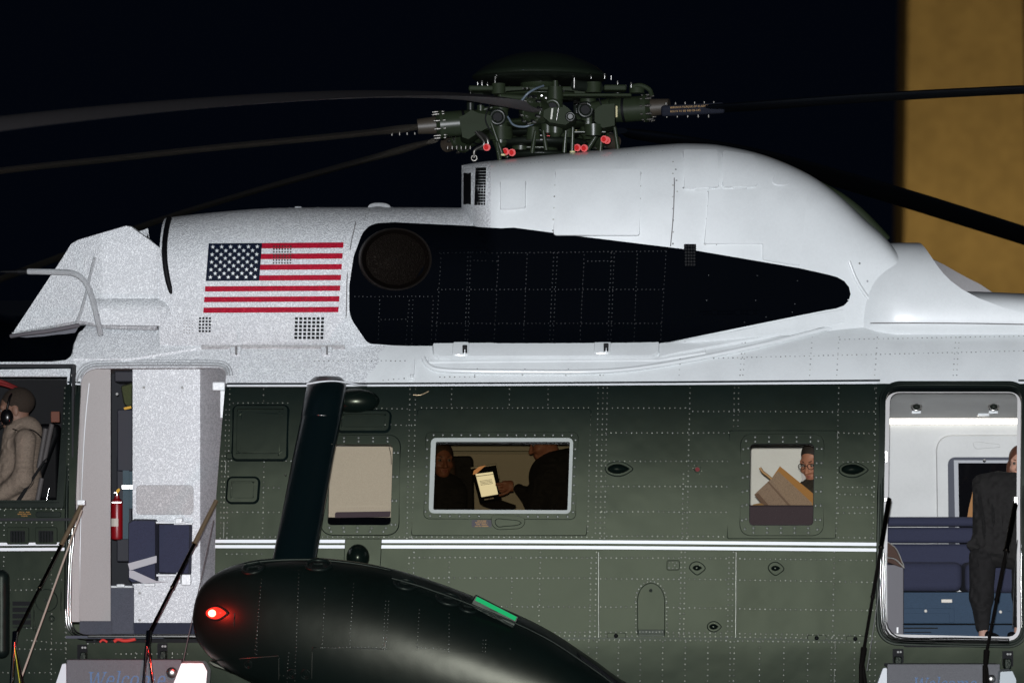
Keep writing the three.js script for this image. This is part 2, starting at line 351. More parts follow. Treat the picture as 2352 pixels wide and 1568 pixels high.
const cowl = deckS(deckTop, 2.2), pylon = deckS(pylonTop, 3.1, 0.006);
const deck = (x, y) => { const u = U(x, -0.4); return Math.max(cowl(x, y), u > 1062 ? DZ + (pylon(x, y) - DZ) * Math.sqrt(Math.max(0.02, 1 - Math.pow(1 - clamp((u - 1055) / 90), 2))) : -9); };
function deckLoft(us, topFn, n, extra, frontRound) {
  return rings(us.map(u => {
    const x = P(u, 0, DZ).x, yt = P(u, topFn(u), DZ).y, ym = P(0, 640, -0.4).y, yb = P(0, 834, -0.4).y;
    const w = (deckW(u) + extra) * (frontRound ? frontRound(u) : 1), r = [], m = 26;
    const side = s => { for (let i = 0; i <= m; i++) { const a = i / m * Math.PI / 2, c = Math.sin(a), q = Math.cos(a); r.push(new V3(x, ym + (yt - ym) * Math.pow(c, 2 / n), DZ + s * w * Math.pow(q, 2 / n))); } };
    for (let i = m; i >= 0; i--) { const a = i / m * Math.PI / 2; r.push(new V3(x, ym - (ym - yb) * Math.pow(Math.sin(a), 0.5), DZ + w * Math.pow(Math.cos(a), 0.5))); }
    side(1); const top = r.length; const back = r.slice().reverse().map(q => new V3(q.x, q.y, 2 * DZ - q.z)); return [...r, ...back.slice(1, -1)];
  }));
}
const span = (a, b, n) => Array.from({ length: n + 1 }, (_, i) => lerp(a, b, i / n));

// --- openings in the flank
const frontDoorPath = rounded([186, 845, 520, 843.5, 514.5, 907, 496, 1137, 493, 1314, 489, 1458, 160, 1458, 163, 1300, 169, 1206], [38, 18, 0, 0, 0, 20, 40, 0, 0]);
const rearDoorPath = rounded([2035, 892, 2348, 892, 2346, 1160, 2347, 1473, 2029, 1466, 2028, 1300, 2031, 1140], [32, 28, 0, 30, 34, 0, 0], 8);
const winLeft = rbox(757, 1021, 902, 1206, 9, 5), winMid = rounded([1001, 1015, 1309, 1015, 1303.6, 1171.6, 995, 1170.6], 3), winRight = rbox(1723, 1020, 1871, 1207, 10, 2.5);
const winCockpit = rounded([-118, 863.7, 153.8, 863.7, 135, 1155, -118, 1155], [0, 2, 4, 0]);
{
  const doorLow = frontDoorPath.filter(q => q[1] >= 880.5), doorHigh = frontDoorPath.filter(q => q[1] < 880.5);
  // door outline runs clockwise on the picture; split it at the paint line
  const right = doorLow.filter(q => q[0] > 300).sort((a, b) => a[1] - b[1]), left = doorLow.filter(q => q[0] <= 300).sort((a, b) => b[1] - a[1]);
  const green = [[-140, 1156], [135, 1155], [152.5, 881], [184.3, 881], ...left.slice().reverse(), ...right.slice().reverse(), [517.6, 881], [2480, 881], [2480, 1700], [-140, 1700]];
  part('fuselage_side', skin(green, flank, { holes: [winLeft, winMid, winRight, rearDoorPath], max: 40, thick: 0.02, holeDepth: 0.05 }), M.green);
  const split = [[838, 881], [846, 858], [862, 846], [872, 828], [866, 812], [884, 800], [900, 780], [930, 740], [960, 703]];
  const wetTop = [[-140, 832], [118, 830.5], [150, 827], [161, 819], [167, 806], [176, 781], [190, 757], [230, 703], ...split.slice().reverse(), [517.6, 881], ...doorHigh.filter(q => q[0] > 300).sort((a, b) => b[1] - a[1]), ...doorHigh.filter(q => q[0] <= 300).sort((a, b) => a[1] - b[1]), [184.3, 881], [153, 881], [153.8, 863.7], [-140, 863.7]];
  part('upper_side_skin', skin(wetTop, flank, { max: 30, thick: 0.01 }), M.wet, 'white upper skin beaded with water above the front door');
  part('upper_side_skin', skin([...split.slice().reverse(), ...[[838, 881], [2480, 881], [2480, 703]].slice(1)], flank, { max: 40, thick: 0.004 }), M.white, 'dry glossy white upper skin over the cabin windows');
  part('windscreen_top', skin(rounded([-140, 690, 235, 690, 190, 757, 176, 781, 167, 806, 161, 819, 150, 827, 118, 830.5, -140, 832], 0), flank, { off: -0.004, thick: 0.002 }), phys(rgb(0.0003, 0.0008, 0.0018), 0.5, { specularIntensity: 0.04 }));
  // hull below, far side, belly and roof close the body
  const farZ = -2.2, st = u => { const x = X(u), ring = []; for (let v = 700; v <= 1700; v += 40) { const y = Y(v); ring.push(new V3(x, y, farZ - flank(Math.max(x, -0.2), y))); } return ring; };
  const shell = span(-400, 2700, 20).map(st), pos = [], idx = [], w = shell[0].length;
  shell.forEach(r => r.forEach(q => pos.push(q.x, q.y, q.z)));
  for (let i = 0; i + 1 < shell.length; i++) for (let j = 0; j + 1 < w; j++) { const a = i * w + j; idx.push(a, a + 1, a + w, a + 1, a + w + 1, a + w); }
  part('far_side', buffer(pos, null, null, idx), M.green);
  part('belly', [box(new V3(X(-400), Y(1760), -1.9), new V3(X(2700), Y(1690), -0.3), 0.05)], M.green);
  part('roof', box(new V3(X(120), Y(722), -1.95), new V3(X(2600), Y(716), -0.55), 0), M.white);
}
// --- white cowlings on top
part('engine_cowling', deckLoft([...span(384, 480, 6), ...span(500, 1700, 30)], deckTop, 2.2, 0), M.wet, 'white engine cowling beaded with water');
const frontRound = u => Math.sqrt(Math.max(0.02, 1 - Math.pow(1 - clamp((u - 1055) / 90), 2)));
part('pylon_front', deckLoft([...span(1061, 1128, 16)], pylonTop, 3.1, 0.006, frontRound), M.wet, 'rounded wet front of the rotor fairing');
part('rotor_pylon', deckLoft([...span(1128, 1150, 4), ...span(1160, 2085, 52)], pylonTop, 3.1, 0.006, frontRound), M.white, 'tall white fairing behind and under the rotor head');
{
  const rim = []; for (let u = 1062; u <= 1546; u += 8) { const S = pylon; rim.push(P(u, pylonTop(u) + 1.5, -0.72 - 0.3 * Math.pow(1 - clamp((u - 1055) / 90), 2))); }
  part('pylon_rim', tube(rim, 0.006, 6, 120), M.white);
  // tail spine and oil cooler duct
  const spineTop = curve([2040, 690, 2140, 676, 2200, 672, 2352, 678, 2600, 690]);
  part('tail_spine', rings(span(2030, 2600, 20).map(u => { const yt = P(u, spineTop(u), DZ).y, yb = P(u, 800, DZ).y, x = P(u, 0, DZ).x, r = []; for (let i = 0; i < 40; i++) { const a = i / 40 * Math.PI * 2, c = Math.cos(a), s = Math.sin(a); r.push(new V3(x, lerp(yb, yt, 0.5) + (yt - yb) / 2 * Math.sign(s) * Math.pow(Math.abs(s), 0.7), DZ + 0.62 * Math.sign(c) * Math.pow(Math.abs(c), 0.7))); } return r; })), M.white);
  // duct: tube whose mouth is cut on a slant
  const ductRing = (u, k, cut = 0) => { const r = []; for (let i = 0; i < 56; i++) { const a = i / 56 * Math.PI * 2, c = Math.cos(a), s = Math.sin(a); const y = Y(742) + (s > 0 ? Y(558) - Y(742) : Y(742) - Y(835)) * k * Math.sign(s) * Math.pow(Math.abs(s), 0.92), low = Math.max(0, (Y(560) - y) / 0.5), far = c < 0 ? 0.36 * Math.min(1, low * 2.0) * Math.min(1, -c * 1.6) : 0; r.push(new V3((X(u) + cut * (0.22 * low + 0.5 * Math.pow(Math.min(low, 1.2), 4) + far)) * 31 / 30, CY + (y - CY) * 31 / 30, DZ + 0.08 + 0.62 * k * Math.sign(c) * Math.pow(Math.abs(c), 0.9))); } return r; };
  const outer = [[1925, 0.45], [1936, 0.6], [1950, 0.72], [1965, 0.81], [1982, 0.88], [2000, 0.935], [2020, 0.972], [2042, 0.995], [2062, 1, 0.1], [2085, 1, 0.5], [2110, 1, 1]].map(q => ductRing(...q));
  part('cooler_duct', rings(outer, false), M.white, 'white slant cut duct at the root of the tail');
  part('cooler_duct_lining', rings([ductRing(2110, 1, 1), ductRing(2109, 0.968, 1), ductRing(2060, 0.95, 0.6), ductRing(2010, 0.9, 0.2)], false), std(rgb(0.34, 0.33, 0.33), 0.6, { map: T.speckSoft }), 'grey inside of the duct mouth');
  part('duct_seam', tube([[2000, 742], [2120, 742], [2240, 743], [2352, 745], [2480, 748]].map(q => P(q[0], q[1], -0.392)), 0.0045, 6, 40), M.wetGrey);
  part('far_fairing', tube([[1880, 424], [1930, 452], [1975, 487], [2012, 524], [2036, 550]].map(q => P(q[0] + 1, q[1] + 3, -1.5)), 0.036, 10, 40), M.hubFlat, 'dark edge of the fairing on the far side');
  part('cooler_duct_flange', [tube([...pairs([1950, 600, 1966, 640, 1985, 672, 2010, 705, 2035, 735])].map(q => { const w = onto(deck, q[0], q[1]); w.z += 0.01; return w; }), 0.012, 8, 40)], M.white);
}
// --- black exhaust panel
const blackPath = (() => {
  const a = rounded([840, 517, 905, 513.5, 1150, 525, 1180, 523.5, 1330, 543, 1600, 576, 1835, 616, 1898, 630, 1922, 636.5, 1939, 646, 1950, 660, 1953.5, 676, 1949, 691, 1938, 702, 1920, 708.5, 1898, 712, 1515, 788, 1512, 794, 1000, 793.5, 905, 791, 845, 787, 802, 727, 802, 655, 812, 590], [46, 20, 20, 10, 20, 20, 0, 0, 0, 0, 0, 0, 0, 0, 0, 0, 0, 0, 0, 0, 20, 60, 60, 40, 40], 8);
  return a;
})();
part('exhaust_panel', skin(blackPath, deck, { off: 0.010, thick: 0.008, max: 26 }), M.black, 'matt black painted exhaust area with riveted access door');
part('exhaust_access_door', skin(rounded([1003, 574, 1536, 570, 1515, 792, 996, 793], 4), deck, { off: 0.016, thick: 0.006, bev: 2, max: 26 }), M.black);
part('exhaust_lower_door', skin(rounded([812, 683, 995, 683, 990, 790, 905, 789, 850, 782, 815, 735], 4), deck, { off: 0.014, thick: 0.004, max: 26 }), M.black);
{ // round exhaust outlet
  const c = onto(deck, 906, 596), n = new V3(0.16, -0.03, 1).normalize(), g = partGroup('exhaust_outlet', 'round black exhaust outlet with worn brown edge');
  const rr = (r, h) => { const q = new THREE.Quaternion().setFromUnitVectors(new V3(0, 0, 1), n); return Array.from({ length: 48 }, (_, i) => { const a = i / 48 * Math.PI * 2; return new V3(Math.cos(a) * r * 1.16, Math.sin(a) * r, h).applyQuaternion(q).add(c); }); };
  mesh('rim', rings([rr(0.203, 0.0), rr(0.200, 0.075), rr(0.195, 0.082), rr(0.189, 0.07), rr(0.186, 0.02)], false), M.exhaust, g);
  mesh('duct', rings([rr(0.188, 0.075), rr(0.165, 0.052), rr(0.12, 0.060), rr(0.06, 0.068), rr(0.005, 0.070)], false), phys(rgb(0.0032, 0.0024, 0.002), 0.40, { specularIntensity: 0.05, specularColor: rgb(1, 0.85, 0.7), bumpMap: T.wetBump, bumpScale: 0.002 }), g);
}
// --- white sill under the black door, with its two hinges
part('door_sill', skin(rounded([995, 796, 1513, 791, 1512, 812, 1495, 822, 1010, 824, 997, 815], 3), flank, { off: 0.03, thick: 0.03, bev: 3, max: 30 }), M.white);
for (const [u, v] of [[1064, 808], [1389, 804]]) {
  const g = partGroup('door_hinge');
  mesh('hinge_plate', skin(rounded([u - 22, v - 14, u + 13, v - 14, u + 11, v + 14, u - 24, v + 14], 5), flank, { off: 0.036, thick: 0.006, bev: 2 }), M.white, g);
  mesh('hinge_arm', [pbox(u - 2, v - 16, u + 9, v + 2, -0.28, -0.2, 0.004)], M.rubber, g);
  mesh('hinge_rib', [pbox(u + 2, v - 6, u + 5, v + 12, -0.3, -0.2, 0.002)], M.white, g);
}
for (const [u, v] of [[541, 806], [750, 806]]) { const g = partGroup('cowling_hinge'); mesh('hinge_plate', skin(rounded([u - 13, v - 10, u + 13, v - 10, u + 10, v + 10, u - 10, v + 10], 4), flank, { off: 0.02, thick: 0.02, bev: 2 }), M.wet, g); mesh('hinge_rib', pbox(u - 2, v - 12, u + 2, v + 8, -0.3, -0.22, 0.003), M.wetGrey, g); }
part('cowling_edge', skin(rounded([462, 797, 792, 797, 792, 802, 462, 802], 1), flank, { off: 0.02, thick: 0.02 }), M.wetGrey);
// rain gutter running up to the tail
{
  const path = pairs([972, 824, 978, 836, 992, 847, 1015, 852, 1200, 856, 1400, 854, 1500, 843, 1620, 822, 1750, 795, 1860, 768, 1920, 752, 1938, 741]);
  part('rain_gutter', new THREE.TubeGeometry(new THREE.CatmullRomCurve3(path.map(q => { const w = onto(flank, ...q); return w.addScaledVector(normalAt(flank, w.x, w.y), 0.012); }), false, 'centripetal'), 160, 0.016, 8), M.white);
  part('lifting_bracket', [skin(rounded([940, 830, 957, 830, 950, 874, 937, 874], 2), flank, { off: 0.006, thick: 0.006 }), skin(rounded([948, 832, 953, 832, 951, 868, 942, 868], 2), flank, { off: 0.05, thick: 0.05 })], M.white);
  part('upper_seam_strip', [skin(rounded([984, 828, 1512, 822, 1620, 806, 1620, 811, 1512, 828, 984, 833], 0), flank, { off: 0.008, thick: 0.008, bev: 2 })], M.white);
  part('wing_root_seam', [skin([[1515, 793], [1700, 757], [1900, 716], [1936, 712], [1940, 738], [1900, 748], [1720, 784], [1560, 812], [1515, 822]], (x, y) => Math.max(flank(x, y), deck(x, y)), { off: 0.018, thick: 0.02, bev: 2, max: 24 })], M.white);
}
// paint lines
const line = (pts, th, off = 0.0022) => { const c = curve(pts), us = span(pts[0], pts[pts.length - 2], 40); return skin([...us.map(u => [u, c(u) - th / 2]), ...us.slice().reverse().map(u => [u, c(u) + th / 2])], flank, { off, thick: 0.001 }); };
const whiteLine = std(rgb(0.74, 0.76, 0.78), 0.45), darkLine = std(rgb(0.004, 0.008, 0.010), 0.5);
part('black_pinstripe', [line([521, 881.5, 760, 881.5, 1300, 879.5, 2022, 874], 4.2), line([2340, 874, 2480, 874], 4), line([154, 878, 184, 878.5], 4), line([-130, 848.5, 165, 844.5], 5, 0.004), skin([[162, 843], [167.5, 843], [163.5, 884], [158, 884]], flank, { off: 0.004, thick: 0.001 })], darkLine);
part('white_pinstripe', [line([520.5, 886, 760, 885.8, 1300, 883.5, 2014, 879.5], 4.2), line([2344, 879.5, 2480, 879.5], 4), line([154, 883.5, 184, 884], 5)], whiteLine);
part('white_stripe', [line([494, 1243, 1321, 1244, 2018, 1250], 7.4), line([-130, 1250.5, 165, 1249], 7), line([2346, 1254, 2480, 1255], 7)], whiteLine);
part('white_stripe', [line([493.5, 1255, 1321, 1257, 2017, 1263], 7.4), line([-130, 1262.5, 164, 1261], 7), line([2346, 1268, 2480, 1269], 7)], whiteLine);

// --- rivets: rows along the frames and stringers
const rivetAt = { green: [], white: [], black: [], gloss: [] };
const up0 = new V3(0, 0, 1);
function rivet(S, u, v, set, r = 0.0062, off = 0) {
  const w = onto(S, u, v), n = normalAt(S, w.x, w.y);
  const m = new THREE.Matrix4().compose(w.addScaledVector(n, off), new THREE.Quaternion().setFromUnitVectors(up0, n), new V3(r, r, r * 0.34));
  rivetAt[set].push(m);
}
const holesPx = [[frontDoorPath, 6], [rearDoorPath, 10], [winLeft, 12], [winMid, 18], [winRight, 12], [winCockpit, 8]];
function inside(p, u, v) { let c = false; for (let i = 0, j = p.length - 1; i < p.length; j = i++) if ((p[i][1] > v) !== (p[j][1] > v) && u < (p[j][0] - p[i][0]) * (v - p[i][1]) / (p[j][1] - p[i][1]) + p[i][0]) c = !c; return c; }
const grown = holesPx.map(([p, d]) => inset(p, -d));
function row(u0, v0, u1, v1, step = 11.8, set = 'green', S = flank, r = 0.0062, off = 0, skip = true) {
  const n = Math.max(1, Math.round(Math.hypot(u1 - u0, v1 - v0) / step));
  for (let i = 0; i <= n; i++) {
    const u = lerp(u0, u1, i / n) + (rnd() - 0.5) * 0.8, v = lerp(v0, v1, i / n) + (rnd() - 0.5) * 0.8;
    if (set === 'green' && skip && (grown.some(h => inside(h, u, v)) || (v > 1236 && v < 1268))) continue;
    rivet(S, u, v, set, r, off);
  }
}
const lean = (u, v) => u + (1240 - v) * 0.021;
const col = (u, v0, v1, step, set) => row(lean(u, v0), v0, lean(u, v1), v1, step, set);
for (const [u, a, b] of [[505, 893, 1236], [512, 893, 1236], [520, 893, 1236], [598, 893, 920], [602, 1060, 1236], [934, 893, 1236], [947, 893, 1236], [1030, 893, 940], [1163, 893, 940], [1252, 893, 940], [1367, 890, 1236], [1378, 890, 1236], [1388, 890, 1236],
  [1567, 1088, 1236], [1578, 890, 1236], [1680, 890, 990], [1690, 890, 990], [1920, 890, 990], [1911, 992, 1236], [1921, 992, 1236], [2006, 890, 1236],
  [603, 1268, 1285], [940, 1268, 1320], [951, 1268, 1328], [1033, 1268, 1395], [1178, 1335, 1388], [1242, 1268, 1450], [1359, 1268, 1462], [1371, 1268, 1462], [1566, 1268, 1456], [1575, 1268, 1456], [1676, 1268, 1462], [1686, 1268, 1462], [1918, 1268, 1462], [2016, 1268, 1462]]) col(u, a, b);
for (const u of [1353, 1371, 1421, 1472, 1523, 1575, 1627, 1678, 1687, 1746, 1802, 1857, 1911, 1920, 1964, 2000, 2012]) row(u, 1474, u - 2, 1590, 12.5);
for (const [u0, v0, u1, v1] of [[940, 1280, 1360, 1281], [1380, 1281, 1560, 1281.5], [1584, 1282, 1668, 1282.5], [1700, 1283, 1910, 1285], [1930, 1286, 2018, 1287], [960, 1327, 1355, 1327.5], [1380, 1329, 1560, 1330], [1584, 1330, 1668, 1331], [1700, 1332, 1910, 1335], [1930, 1336, 2018, 1337],
  [1140, 1393, 1355, 1394], [1380, 1394, 1462, 1394], [1535, 1395, 1560, 1395], [1584, 1396, 1668, 1397], [1700, 1398, 1910, 1401], [1930, 1401, 2018, 1402], [1230, 1452, 1355, 1452], [1380, 1452, 1462, 1452], [1535, 1453, 1668, 1454], [1700, 1455, 2000, 1460], [1250, 1460, 1355, 1460], [1380, 1460, 1668, 1462], [1700, 1463, 2005, 1467], [1260, 1469, 1668, 1471], [1695, 1472, 2010, 1476],
  [1395, 936, 1575, 936.5], [1592, 944, 2008, 945], [1392, 993.5, 1675, 993.5], [1928, 994, 2008, 994.5], [1388, 1058.5, 1672, 1058.5], [1926, 1060, 2006, 1060], [1385, 1116.5, 1670, 1117], [1926, 1118, 2004, 1119], [1382, 1174.5, 1668, 1176], [1926, 1165, 2004, 1165], [1926, 1178, 2002, 1178], [1382, 1231, 1674, 1232], [1926, 1234, 2000, 1235], [1930, 1135, 2003, 1136],
  [530, 1057, 668, 1058], [530, 1120, 640, 1120], [520, 1176, 640, 1176], [520, 1233, 632, 1233], [740, 1233, 940, 1233], [800, 972, 945, 976], [830, 937, 935, 938], [535, 925, 660, 925], [968, 936, 1352, 936], [962, 944.5, 1354, 944.5], [947, 1225, 1344, 1225], [944, 1233, 1360, 1233], [520, 1272, 600, 1272], [1680, 993, 1918, 993], [1674, 1234, 1915, 1234]]) row(u0, v0, u1, v1);
for (const u of [1680, 1692, 1901, 1914]) col(u, 1004, 1226, 11.8);
for (const u of [966, 1350]) col(u, 952, 1220, 11.8);
for (const u of [982, 1040, 1085, 1172, 1212, 1258, 1312]) { row(u, 958, u - 1, 990, 9); if (u < 1080 || u > 1200) row(u - 8, 1198, u - 9, 1216, 9); }
// nose end, left of the front door
for (const [u, a, b] of [[9, 1172, 1240], [120, 1172, 1240], [148, 890, 1150], [158, 890, 1500], [150, 1270, 1500], [8, 1268, 1300], [118, 1268, 1320], [118, 1340, 1560], [150, 1500, 1560]]) row(u, a, u - (a < 900 ? 8 : 2), b, 11.8, 'green', flank, 0.0062, 0, a > 1160);
for (const [u0, v0, u1, v1] of [[0, 1169, 150, 1169], [0, 1200, 118, 1200], [40, 1330, 140, 1331], [10, 1355, 120, 1355], [60, 1470, 150, 1478], [20, 1490, 150, 1492], [5, 1545, 150, 1545], [60, 1442, 90, 1442]]) row(u0, v0, u1, v1);
for (const [u0, v0, u1, v1] of [[265, 1502, 430, 1502], [190, 1500, 190, 1560], [310, 1500, 309, 1530], [395, 1500, 394, 1530], [200, 1478, 215, 1478]]) row(u0, v0, u1, v1);
// white upper skin
for (const u of [1090, 1200, 1300, 1378, 1386, 1560, 1700, 1707, 1860, 1922, 2010, 2190, 2198]) row(u - 8 * 0, 862, u + 6, Math.max(775, 862 - (u > 1500 ? 100 : 14)), 12, 'white', flank, 0.005, 0.002);
for (const [u0, v0, u1, v1] of [[1640, 823, 2352, 806], [1930, 780, 2352, 772], [1010, 866, 1090, 866], [880, 874, 940, 868], [700, 829, 930, 829]]) row(u0, v0, u1, v1, 11, 'white', flank, 0.005, 0.001);
for (const [u0, v0, u1, v1] of [[1546, 345, 1546, 560], [1552, 390, 1556, 440], [1280, 396, 1468, 396], [1276, 400, 1270, 530], [1472, 400, 1466, 540], [1626, 440, 1852, 440], [1852, 445, 1838, 610], [1628, 445, 1618, 560], [1620, 562, 1750, 562], [1570, 432, 1640, 432], [1655, 432, 1735, 432], [1570, 350, 1645, 350], [1660, 352, 1735, 365], [1160, 420, 1205, 420]]) row(u0, v0, u1, v1, 26, 'white', pylon, 0.0062, 0.002);
row(1068, 388, 1540, 345, 9, 'white', pylon, 0.0035);
row(1975, 605, 2030, 728, 40, 'white', (x, y) => deck(x, y) + 0.05, 0.007); 
for (const u of [480, 605, 690, 700, 790, 840, 845, 960]) { const n = 12; for (let i = 0; i < n; i++) { const v = lerp(deckTop(u) + 2, deckTop(u) + 24, i / n); rivet(cowl, u + 3 - i * 0.4, v, 'white', 0.0045); } }
for (const u of [620, 640, 665, 730, 900]) { const w = P(u, deckTop(u) - 0.5, -0.9), m = new THREE.Matrix4().compose(w, new THREE.Quaternion(), new V3(0.006, 0.007, 0.006)); rivetAt.white.push(m); }
// black exhaust door
for (const [u0, v0, u1, v1] of [[1010, 583, 1528, 577], [1005, 665, 1522, 665], [1002, 742, 1518, 742], [1000, 787, 1512, 786], [1013, 585, 1000, 786], [1075, 582, 1068, 786], [1081, 582, 1074, 786], [1145, 590, 1136, 784], [1211, 585, 1202, 784], [1272, 582, 1262, 786], [1280, 582, 1270, 786], [1342, 586, 1332, 786], [1404, 582, 1396, 786], [1411, 582, 1403, 786], [1464, 585, 1456, 780], [1530, 578, 1517, 786], [1080, 600, 1142, 600], [1350, 600, 1405, 600]]) row(u0, v0, u1, v1, 9.5, 'black', deck, 0.0042, 0.016);
for (const [u0, v0, u1, v1] of [[872, 690, 868, 786], [940, 690, 932, 786], [948, 690, 945, 786], [995, 690, 990, 786], [875, 733, 932, 733], [815, 681, 992, 681]]) row(u0, v0, u1, v1, 9.5, 'black', deck, 0.004, 0.013);
for (const [u, v] of [[1628, 632], [1740, 633], [1832, 645], [1624, 690], [1736, 690], [1826, 698], [1710, 740], [1760, 728], [1820, 717]]) rivet(deck, u, v, 'black', 0.006, 0.011);
part('exhaust_latch', [[1608, 716, 1745, 714], [1615, 722, 1740, 721]].map(([a, b, c, d]) => { const p = onto(deck, a, b), q = onto(deck, c, d); p.z += 0.016; q.z += 0.016; return rod(p, q, 0.004); }).concat([1642, 1695, 1725].map(u => { const p = onto(deck, u, 718); p.z += 0.015; return box(p.clone().add(new V3(-0.02, -0.016, -0.01)), p.clone().add(new V3(0.02, 0.016, 0.006)), 0.005); })), M.black);

// --- raised sheets, frames and seams in the green flank
const sheet = (name, out, hs = [], off = 0.006, o = {}) => part(name, skin(out, flank, { holes: hs, off, thick: off, bev: 1.6, max: 30, ...o }), M.green);
sheet('window_surround_panel', rounded([960, 941, 1357, 941, 1346.5, 1229, 945.5, 1229], 5), [rounded([984, 1000, 1322, 1000, 1315, 1186, 979.5, 1186], 14)]);
sheet('window_surround_panel', rounded([1676.5, 990, 1922, 990, 1919, 1236, 1671.5, 1236], 4), [rbox(1710, 1006, 1884, 1221, 16, 2)]);
sheet('skin_doubler', rounded([520, 1042, 640, 1042, 636, 1053, 520, 1053], 2));
// seams seen as thin laps
for (const pts of [[[1375, 1268], [1375, 1464]], [[1691, 1268], [1690, 1464]], [[1924, 994], [1918, 1236]], [[1919, 1466], [1916, 1580]], [[518, 1060], [513, 1236]], [[2010, 890], [2002, 1236]]]) part('seam', rail(pts, flank, 0.001, 0.0036, 6, false), M.worn);
part('chine_seam', skin([[1230, 1464], [1700, 1465], [2025, 1471], [2025, 1473.5], [1700, 1467.5], [1230, 1466.5]], flank, { off: 0.004, thick: 0.004 }), M.gloss);
for (const [name, u0, v0, u1, v1, wd] of [['recessed_panel', 545, 941, 653, 1048, 10], ['recessed_panel', 532, 1106, 586, 1146, 4], ['recessed_panel', 786, 953, 888, 983, 4]]) {
  const o = rbox(u0, v0, u1, v1, 3, 3), i = inset(o, wd);
  part(name, [skin(inset(o, -7), flank, { holes: [o], off: 0.018, thick: 0.018, bev: 5, holeDepth: 0.018 }), skin(inset(i, -1), flank, { off: 0.003, thick: 0.002, bev: 2 })], M.green);
  const e = 5; row(u0 - e, v0 - e, u1 + e, v0 - e, 12); row(u0 - e, v0, u0 - e - 3, v1, 12); row(u1 + e, v0, u1 + e - 3, v1, 12);
}
part('fairing_blister', (() => { const g = new THREE.SphereGeometry(1, 28, 16); const c = onto(flank, 815, 922); g.scale(0.16, 0.085, 0.09).translate(c.x, c.y, c.z); return g; })(), M.satin);
part('air_scoop', (() => { const g = new THREE.SphereGeometry(1, 28, 16); const c = onto(flank, 822, 1280); g.scale(0.075, 0.085, 0.11).translate(c.x, c.y, c.z); return g; })(), M.satin);
part('scoop_panel', skin(rounded([793, 1238, 876, 1238, 872, 1305, 790, 1305], 3), flank, { off: 0.006, thick: 0.006, bev: 1.5 }), M.green);
function lump(u, v, l, h, depth, ring, name = 'teardrop_fairing') {
  const g = partGroup(name), c = onto(flank, u, v), td = teardrop(u, v, l, h, 30), k = td.map(q => [q[0], q[1]]);
  const levels = [0, 0.35, 0.65, 0.85, 0.96, 1].map(q => { const s = Math.sqrt(1 - q * q * 0.985); return k.map(p => { const w = onto(flank, u - l * 0.2 + (p[0] - u + l * 0.2) * s, v + (p[1] - v) * s); w.z += depth * q; return w; }); });
  mesh('shell', rings(levels), M.satin, g);
  mesh('flange', skin(ring, flank, { off: 0.007, thick: 0.007, bev: 2 }), M.green, g);
  return g;
}
lump(1421, 1077, 26, 12, 0.06, teardrop(1422, 1077, 31, 16, 30));
lump(1960, 1078, 28, 12.5, 0.06, teardrop(1961, 1079, 32.5, 16.5, 30));
lump(1602, 1304, 11, 6.5, 0.05, splineLoop([1585, 1304, 1590, 1294, 1603, 1291, 1616, 1299, 1619, 1306, 1612, 1313, 1602, 1319, 1591, 1312], 30));
lump(1782, 1305, 11, 6.5, 0.05, splineLoop([1766, 1304, 1771, 1295, 1783, 1292, 1796, 1300, 1800, 1307, 1793, 1314, 1782, 1320, 1771, 1313], 30));
lump(1640, 1439, 11, 7, 0.05, teardrop(1641, 1439, 15, 11, 26));
part('small_cover_plate', skin(rbox(1533, 1288, 1560, 1308, 3), flank, { off: 0.007, thick: 0.007, bev: 1.5 }), M.green);
for (const [u, v] of [[1538, 1291], [1546, 1291], [1555, 1292], [1537, 1304], [1546, 1305], [1555, 1305], [1550, 1298]]) rivet(flank, u, v, 'green', 0.006, 0.007);
{ // red marker light
  const g = partGroup('marker_light', 'small red marker light'), c = onto(flank, 1602, 1078);
  mesh('bezel', disc(c, up0, 0.026, 0.006), M.green, g); mesh('lens', disc(c.clone().add(new V3(0, 0, 0.005)), up0, 0.014, 0.008), phys(rgb(0.13, 0.012, 0.014), 0.6, { specularIntensity: 0.3 }), g);
  for (let i = 0; i < 6; i++) rivet(flank, 1602 + 10 * Math.cos(i), 1078 + 10 * Math.sin(i * 1.047 + 0.3), 'green', 0.004);
}
{ // arched access door
  const arch = [...Array.from({ length: 15 }, (_, i) => { const a = Math.PI + i / 14 * Math.PI; return [1495.5 + 30.5 * Math.cos(a), 1381 + 41 * Math.sin(a)]; }), [1526, 1459], [1466, 1459]];
  const g = partGroup('arched_access_door');
  mesh('door_leaf', skin(arch, flank, { off: 0.006, thick: 0.006, bev: 1.6 }), M.green, g);
  mesh('hinge_strip', [skin(rbox(1467, 1447, 1525, 1455, 1), flank, { off: 0.011, thick: 0.005, bev: 1 }), skin(rbox(1467, 1457, 1525, 1461, 1), flank, { off: 0.012, thick: 0.01 })], M.gloss, g);
  mesh('latch', disc(onto(flank, 1495, 1356).add(new V3(0, 0, 0.006)), up0, 0.011, 0.003), M.gloss, g);
  for (const q of inset(arch, -5).slice(0, 15)) rivet(flank, q[0], q[1], 'green');
  row(1461, 1385, 1461, 1450, 9); row(1531, 1385, 1532, 1450, 9); row(1470, 1451, 1522, 1451, 7, 'green', flank, 0.005, 0.011);
}
for (const [u, v] of [[1415, 1459], [1876, 1464], [1965, 1466]]) { const g = partGroup('drain_vent'); mesh('vent_plate', skin(rbox(u - 20, v - 5, u + 22, v + 5, 3), flank, { off: 0.007, thick: 0.007, bev: 1 }), M.green, g); mesh('vent_hood', new THREE.SphereGeometry(0.014, 12, 8).translate(...onto(flank, u, v + 1).add(new V3(0, 0, 0.008)).toArray()), M.rubber, g); }
